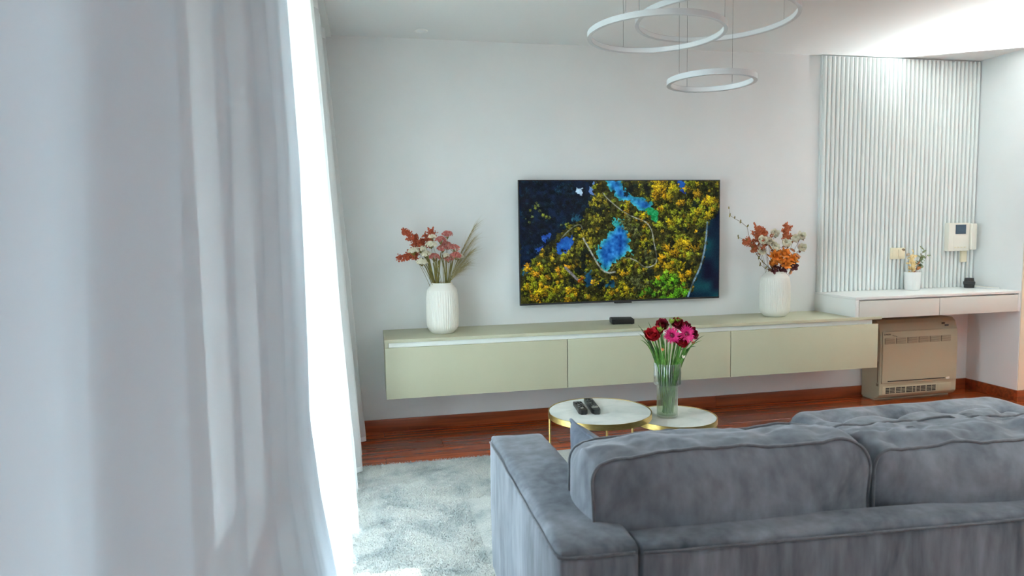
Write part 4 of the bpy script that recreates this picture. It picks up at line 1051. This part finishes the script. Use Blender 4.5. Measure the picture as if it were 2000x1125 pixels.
for i, (chain, wh) in enumerate([([(-10, -4), (-34, -26), (-50, -52), (-58, -84), (-70, -94), (-82, -100), (-91, -106), (-93, -118)], 'tall bare budding twig reaching up left of the right vase'), ([(-10, -4), (-28, -18), (-48, -44), (-60, -58), (-76, -66)], 'short budding twig reaching left of the right vase'), ([(-8, 0), (-24, -6), (-34, -14), (-38, -24)], 'thin leafy twig hanging low on the left of the right vase')]):
    pts = [mouth(V2, 3.0, .02, .2)]+[P2(a, b, -.01*i-.01) for a, b in chain]
    t = thing('dried_twig', wh, 'twig', tuple(pts[0]), G2); MB().tube(pts, [.0022-.0014*k/(len(pts)-1) for k in range(len(pts))], 6).build('stem', M['stem_brown'], t, smooth=True)
    for k in range(2, len(pts)):
        q = pts[k]; MB().petal(q, (rnd(-.6, .6), -.3, .8), (0, -1, .2), .024, .006, .2, 4).build('bud', M['stem_olive'], t, smooth=True)
        if k % 2: MB().petal(q, (rnd(-.9, -.2), -.3, -.5), (0, -1, .2), .020, .006, .2, 4).build('bud', M['stem_olive'], t, smooth=True)

# ------------------------------------------------------------------ ribbed glass vase with the fresh bouquet
GX_, GY_, GZ_ = 1.373, -1.478, T2[2]+.0005
gv = thing('glass_vase', 'clear ribbed glass vase with a wide collar on the lower coffee table', 'vase', (GX_, GY_, GZ_))
def rib(nr, d):
    return lambda a, i: 1+d*(abs(sin(a*nr/2))-.5)
def glass_lathe(prof, nr, d, name):
    mb = MB(); mb.lathe(prof, nr*8, (GX_, GY_, GZ_), rib(nr, d), closed=False); return mb.build(name, M['glass'], gv, autosmooth=1.2)
r1, r2_ = .0485, .0625; Z1, Z2 = .155, .262
glass_lathe([(0, 0), (r1-.004, 0), (r1, .004), (r1, Z1-.004), (r1+.004, Z1), (r2_-.003, Z1+.001), (r2_, Z1+.005), (r2_, Z2-.002), (r2_-.0015, Z2), (r2_-.003, Z2-.002), (r2_-.003, Z1+.006), (r1+.001, Z1+.004), (r1-.0032, Z1-.004), (r1-.0032, .012), (0, .010)], 30, .06, 'vessel')
MB().lathe([(0, .0103), (r1-.006, .0123), (r1-.006, Z1-.02), (0, Z1-.02)], 48, (GX_, GY_, GZ_)).build('water', M['water'], gv, autosmooth=.8)
def P3(dx, dz, dy=0.): return Vector((GX_+dx*.00240, GY_+dy, GZ_+Z2-dz*.00240))
G3 = 'fresh flowers in the glass vase'
def fbase(i): a = 2.4*i; q = .012+.018*((i*7) % 5)/5; return Vector((GX_+cos(a)*q, GY_+sin(a)*q, GZ_+.02))
def fstem(name, lb, i, hd, cat='flower', r=.0022):
    b0 = fbase(i); t = thing(name, lb, cat, tuple(b0), G3)
    mid_ = Vector((GX_+(hd.x-GX_)*.22, GY_+(hd.y-GY_)*.22, GZ_+Z2*.85)); pts = []
    for k in range(13):
        u = k/12; pts.append(b0*(1-u)**2+mid_*2*u*(1-u)+hd*u*u)
    MB().tube(pts, r*1.3, 6).build('stem', M['stem_green'], t, smooth=True); return t, pts
def gerbera(lb, i, px_, face, r, m, seed):
    hd = P3(*px_); t, pts = fstem('gerbera', lb, i, hd)
    f = Vector(face).normalized(); rosette(t, hd, r, f, m, [(26, 1.0, .12), (22, .82, .28), (18, .58, .5)], seed, 'petals', .10, .20)
    mb = MB(); rr = random.Random(seed); s1 = f.orthogonal().normalized(); s2 = f.cross(s1)
    for k in range(110):
        a = rr.uniform(0, 6.28); q = r*.30*math.sqrt(rr.random()); mb.octa(hd+(s1*cos(a)+s2*sin(a))*q+f*(.006+.003*rr.random()), .0013)
    mb.build('flower_centre', M['magenta_dark'], t)
gerbera('bright magenta gerbera facing forward, left of the pair in the glass vase', 1, (0, -57, -.045), (-.1, -1, .35), .040, M['magenta'], 301)
gerbera('bright magenta gerbera, right of the pair in the glass vase', 2, (32, -58, -.04), (.15, -1, .30), .042, M['magenta'], 302)
def carnation(lb, i, px_, r, m, seed, face=(-.2, -.7, .7)):
    hd = P3(*px_); t, pts = fstem('carnation', lb, i, hd); rosette(t, hd, r, face, m, [(9, 1.0, .2), (9, .95, .6), (8, .85, 1.1), (7, .7, 1.8), (5, .5, 3)], seed, 'petals', .35, .42)
    MB().lathe([(.004, -.016), (.007, -.008), (.008, 0)], 12, tuple(hd)).build('calyx', M['leaf_green'], t, smooth=True)
carnation('large crimson carnation on the left of the fresh bouquet', 3, (-38, -55, -.02), .042, M['crimson'], 310)
carnation('small crimson carnation at the top left of the fresh bouquet', 4, (-22, -62, .0), .030, M['crimson'], 311)
carnation('wine red flower at the back centre of the fresh bouquet', 5, (-6, -72, .03), .036, M['wine'], 312)
carnation('wine red flower at the top right of the fresh bouquet', 6, (22, -74, .01), .036, M['wine'], 313)
carnation('wine red flower on the far right of the fresh bouquet', 7, (50, -55, -.0), .038, M['wine'], 314, (.5, -.7, .5))
carnation('crimson pink flower between the two gerberas', 8, (18, -46, -.03), .034, M['crimson'], 315)
carnation('crimson flower below the right gerbera', 9, (26, -38, -.03), .030, M['crimson'], 316)
carnation('wine red flower right behind the right gerbera', 10, (42, -64, .02), .036, M['wine'], 317)
for i, (pp, lb, m_) in enumerate([((8, -78, 0), 'lime green bud standing topmost in the fresh bouquet', 'lime'), ((-20, -64, -.02), 'lime green bud beside the crimson carnation', 'lime'), ((24, -80, .01), 'lime green leafy bud at the top right of the fresh bouquet', 'lime'), ((-20, -28, -.05), 'small peach bud low on the left of the fresh bouquet', 'peach'), ((50, -36, -.02), 'small peach blossom low on the right of the fresh bouquet', 'peach'), ((22, -12, -.06), 'small cream dried blossom just above the glass collar', 'whitefl')]):
    hd = P3(*pp); t, pts = fstem('flower_bud', lb, 11+i, hd, 'bud', .0016); rosette(t, hd, .026 if m_ == 'lime' else .016, (0, -.3, 1), M[m_], [(5, 1.0, 1.2), (4, .8, 2.4)], 330+i, 'petals', .1, .24)
blades = [((-66, -80), 'longest, upper left'), ((-62, -62), 'second on the left'), ((-56, -48), 'lowest on the left'), ((-36, -82), 'upright left'), ((-20, -84), 'upright left of centre'), ((-2, -80), 'upright centre'), ((82, -50), 'longest on the right'), ((76, -54), 'upper right'), ((70, -42), 'lower right'), ((60, -30), 'lowest on the right'), ((30, -86), 'upright right'), ((-46, -70), 'beside the crimson carnation'), ((-58, -72), 'between the two longest left ones'), ((-40, -40), 'short, low left'), ((64, -62), 'high on the far right'), ((44, -24), 'short, low right'), ((-28, -58), 'behind the lime bud'), ((40, -78), 'upright beside the right gerbera')]
for i, ((dx, dz), wh) in enumerate(blades):
    b0 = fbase(20+i)+Vector((0, 0, .03)); tp = P3(dx, dz, -.02+.015*(i % 4)); mid_ = Vector((GX_+(tp.x-GX_)*.35, GY_, GZ_+Z2+.045+(.04 if abs(dx) > 40 else 0))); pts = [b0*(1-u)**2+mid_*2*u*(1-u)+tp*u*u for u in [k/12 for k in range(13)]]
    tag(MB().blade(pts, .0065).build('grass_blade', M['leaf_dark'] if i % 3 == 0 else M['leaf_green'], None, smooth=True), 'long green grass blade, %s in the fresh bouquet' % wh, 'grass blade', 'grass blades in the glass vase')
for i in range(24):
    dx = rnd(-36, 36); b0 = fbase(40+i); tp = P3(dx, rnd(-48, -20), rnd(-.06, -.01)); pts = [b0.lerp(tp, u)+Vector((0, 0, .01*sin(pi*u))) for u in [k/8 for k in range(9)]]
    tag(MB().blade(pts, .0085).build('green_leaf', M['stem_green'], None, smooth=True), 'broad fresh green leaf rising among the stems of the glass vase', 'leaf', 'broad leaves in the glass vase')

# ------------------------------------------------------------------ ring pendant lamp
pd = thing('ring_pendant_lamp', 'white pendant lamp of three suspended rings above the tables', 'pendant lamp', (1.57, -1.35, H))
MB().lathe([(.0, -.03), (.085, -.03), (.09, -.026), (.09, -.0005), (0, -.0005)], 40, (1.57, -1.35, H)).build('ceiling_canopy', M['aluminium'], pd, autosmooth=.6)
for (a, b, c, r, cab_) in ((1.37, -1.35, 2.230, .327, (222, 342, 98)), (1.679, -1.35, 2.313, .386, (172, 236, 2)), (1.658, -1.35, 2.014, .213, (196, 98, 32))):
    h = .013; rg = MB().lathe([(r-.018, -h), (r, -h), (r, h), (r-.018, h)], 144, (a, b, c), closed=True).build('ring', M['aluminium'], pd, autosmooth=.6)
    MB().lathe([(r-.0195, -h*.8), (r-.0183, -h*.8), (r-.0183, h*.8), (r-.0195, h*.8)], 144, (a, b, c), closed=True).build('diffuser', M['diffuser'], rg, autosmooth=.6)
    for an in cab_:
        x, y = a+(r-.009)*cos(R(an)), b+(r-.009)*sin(R(an)); MB().tube([(x, y, c+h), (x, y, H-.0008)], .0009, 6).build('cable', M['steel'], rg, smooth=True)
        MB().lathe([(.003, h), (.003, h+.006), (.0012, h+.010)], 10, (x, y, c)).build('cable_clip', M['aluminium'], rg, smooth=True)

# ------------------------------------------------------------------ wall fittings
ic = thing('door_intercom', 'ivory door intercom with a small dark screen and handset on the slats', 'intercom', (4.43, -.06, 1.09))
Y0 = -.0415
bx('housing', 4.305, 4.49, Y0-.045, Y0, 1.092, 1.306, M['ivory'], ic, bevel=.006, seg=3)
bx('screen', 4.362, 4.455, Y0-.0475, Y0-.0452, 1.222, 1.292, M['screen_off'], ic, bevel=.001)
bx('speaker_panel', 4.345, 4.47, Y0-.0465, Y0-.0452, 1.105, 1.205, M['ivory'], ic, bevel=.001)
for k in range(4): bx('button', 4.355+k*.029, 4.372+k*.029, Y0-.049, Y0-.0467, 1.115, 1.124, M['cream'], ic, bevel=.001)
hs = bx('handset', 4.4925, 4.548, Y0-.060, Y0-.010, 1.098, 1.300, M['ivory'], ic, bevel=.012, seg=3)
bx('handset_cradle', 4.491, 4.552, Y0-.0095, Y0, 1.098, 1.300, M['ivory'], ic, bevel=.001)
bx('cable_duct', 4.452, 4.505, Y0-.014, Y0, 1.005, 1.0915, M['cream'], ic, bevel=.002)
MB().tube([(4.52, Y0-.004, 1.004+.09*(1-1)), (4.521, Y0-.004, .95), (4.519, Y0-.004, .88), (4.522, Y0-.004, .812)], .002, 6).build('cable', M['ivory'], ic, smooth=True)
sw = thing('light_switch', 'cream light switch plate on the slatted panel', 'light switch', (3.89, -.045, 1.04))
bx('plate', 3.827, 3.955, Y0-.010, Y0, 1.041, 1.126, M['cream'], sw, bevel=.003)
for x0, x1 in ((3.842, 3.8885), (3.8925, 3.94)):
    bx('rocker', x0, x1, Y0-.0135, Y0-.0102, 1.054, 1.113, M['cream'], sw, bevel=.0015)
dl = thing('ceiling_downlight', 'small round recessed downlight in the ceiling near the far wall', 'downlight', (.349, -.178, H))
MB().lathe([(.028, -.004), (.040, -.004), (.043, -.0005), (.028, -.0005)], 40, (.349, -.178, H), closed=True).build('trim_ring', M['white'], dl, autosmooth=.6)
MB().lathe([(0, -.002), (.0275, -.002), (.0275, -.0005), (0, -.0005)], 32, (.349, -.178, H)).build('lens', M['diffuser'], dl, autosmooth=.6)

# ------------------------------------------------------------------ things on the desk
dv = (3.965, -.118, DZ1+.0005)
sv = thing('white_vase', 'small plain white vase with dried sprigs on the desk', 'vase', dv)
MB().lathe([(0, 0), (.046, 0), (.050, .004), (.053, .06), (.056, .135), (.0545, .136), (.0525, .134), (.049, .06), (.046, .01), (0, .008)], 56, dv, lambda a, i: 1+.006*sin(a*28)).build('vessel', M['white'], sv, autosmooth=.9)
G4 = 'dried sprigs in the white desk vase'
for i, (dx, dz, mm, lb) in enumerate([(-12, -30, 'cream_leaf', 'cream dried sprig leaning left in the desk vase'), (-6, -20, 'cream_leaf', 'cream dried sprig low at the centre of the desk vase'), (2, -40, 'cream_leaf', 'cream dried sprig standing tall in the desk vase'), (20, -44, 'moss_leaf', 'moss green dried sprig standing tallest in the desk vase'), (16, -28, 'moss_leaf', 'moss green dried sprig in the middle of the desk vase'), (34, -32, 'moss_leaf', 'moss green dried sprig reaching furthest right in the desk vase'), (6, -16, 'copper', 'brown dried sprig low in the desk vase'), (-22, -46, 'stem_brown', 'bare thin dried twig reaching up left from the desk vase')]):
    hd = Vector((dv[0]+dx*.0038, dv[1]-.02+.012*(i % 3), dv[2]+.136-dz*.0039)); b0 = Vector((dv[0]+.012*cos(i), dv[1]+.012*sin(i), dv[2]+.012))
    t, pts = stemmed('dried_sprig', lb, G4, b0, hd, M['stem_brown'], .0010, .2, 'sprig')
    leaf_spray(t, pts[5:], M[mm], 10 if mm == 'cream_leaf' else 6 if mm != 'stem_brown' else 3, .032, .0095, 400+i)
lx, ly = 4.475, -.115
ln_ = thing('camera_lens', 'black camera lens standing on the right end of the desk', 'camera lens', (lx, ly, DZ1))
MB().lathe([(0, 0), (.033, 0), (.034, .003), (.034, .018), (.0365, .020), (.0365, .026), (0, .026)], 40, (lx, ly, DZ1+.0004)).build('rear_cap', M['black'], ln_, autosmooth=.6)
MB().lathe([(.030, .0262), (.038, .028), (.039, .034), (.039, .046), (.037, .048), (.030, .048)], 60, (lx, ly, DZ1+.0004), lambda a, i: 1+(.02*(abs(sin(a*30)))) if i in (2, 3) else 1).build('focus_ring', M['blackrub'], ln_, autosmooth=.6)
MB().lathe([(.030, .0482), (.034, .050), (.031, .064), (.030, .074), (.027, .075), (0, .072)], 40, (lx, ly, DZ1+.0004)).build('barrel', M['black'], ln_, autosmooth=.6)
pb = thing('white_tablet', 'flat white device lying on the desk behind the lens', 'tablet', (4.55, -.19, DZ1))
bx('case', 4.505, 4.585, -.275, -.06, DZ1+.0005, DZ1+.010, M['white'], pb, bevel=.003)
bx('face', 4.509, 4.581, -.271, -.064, DZ1+.0102, DZ1+.0108, M['ivory'], pb, bevel=0)
MB().tube([(4.54, -.062, DZ1+.005), (4.53, -.05, DZ1+.012), (4.522, -.047, DZ1+.05)], .0018, 6).build('lead', M['ivory'], pb, smooth=True)
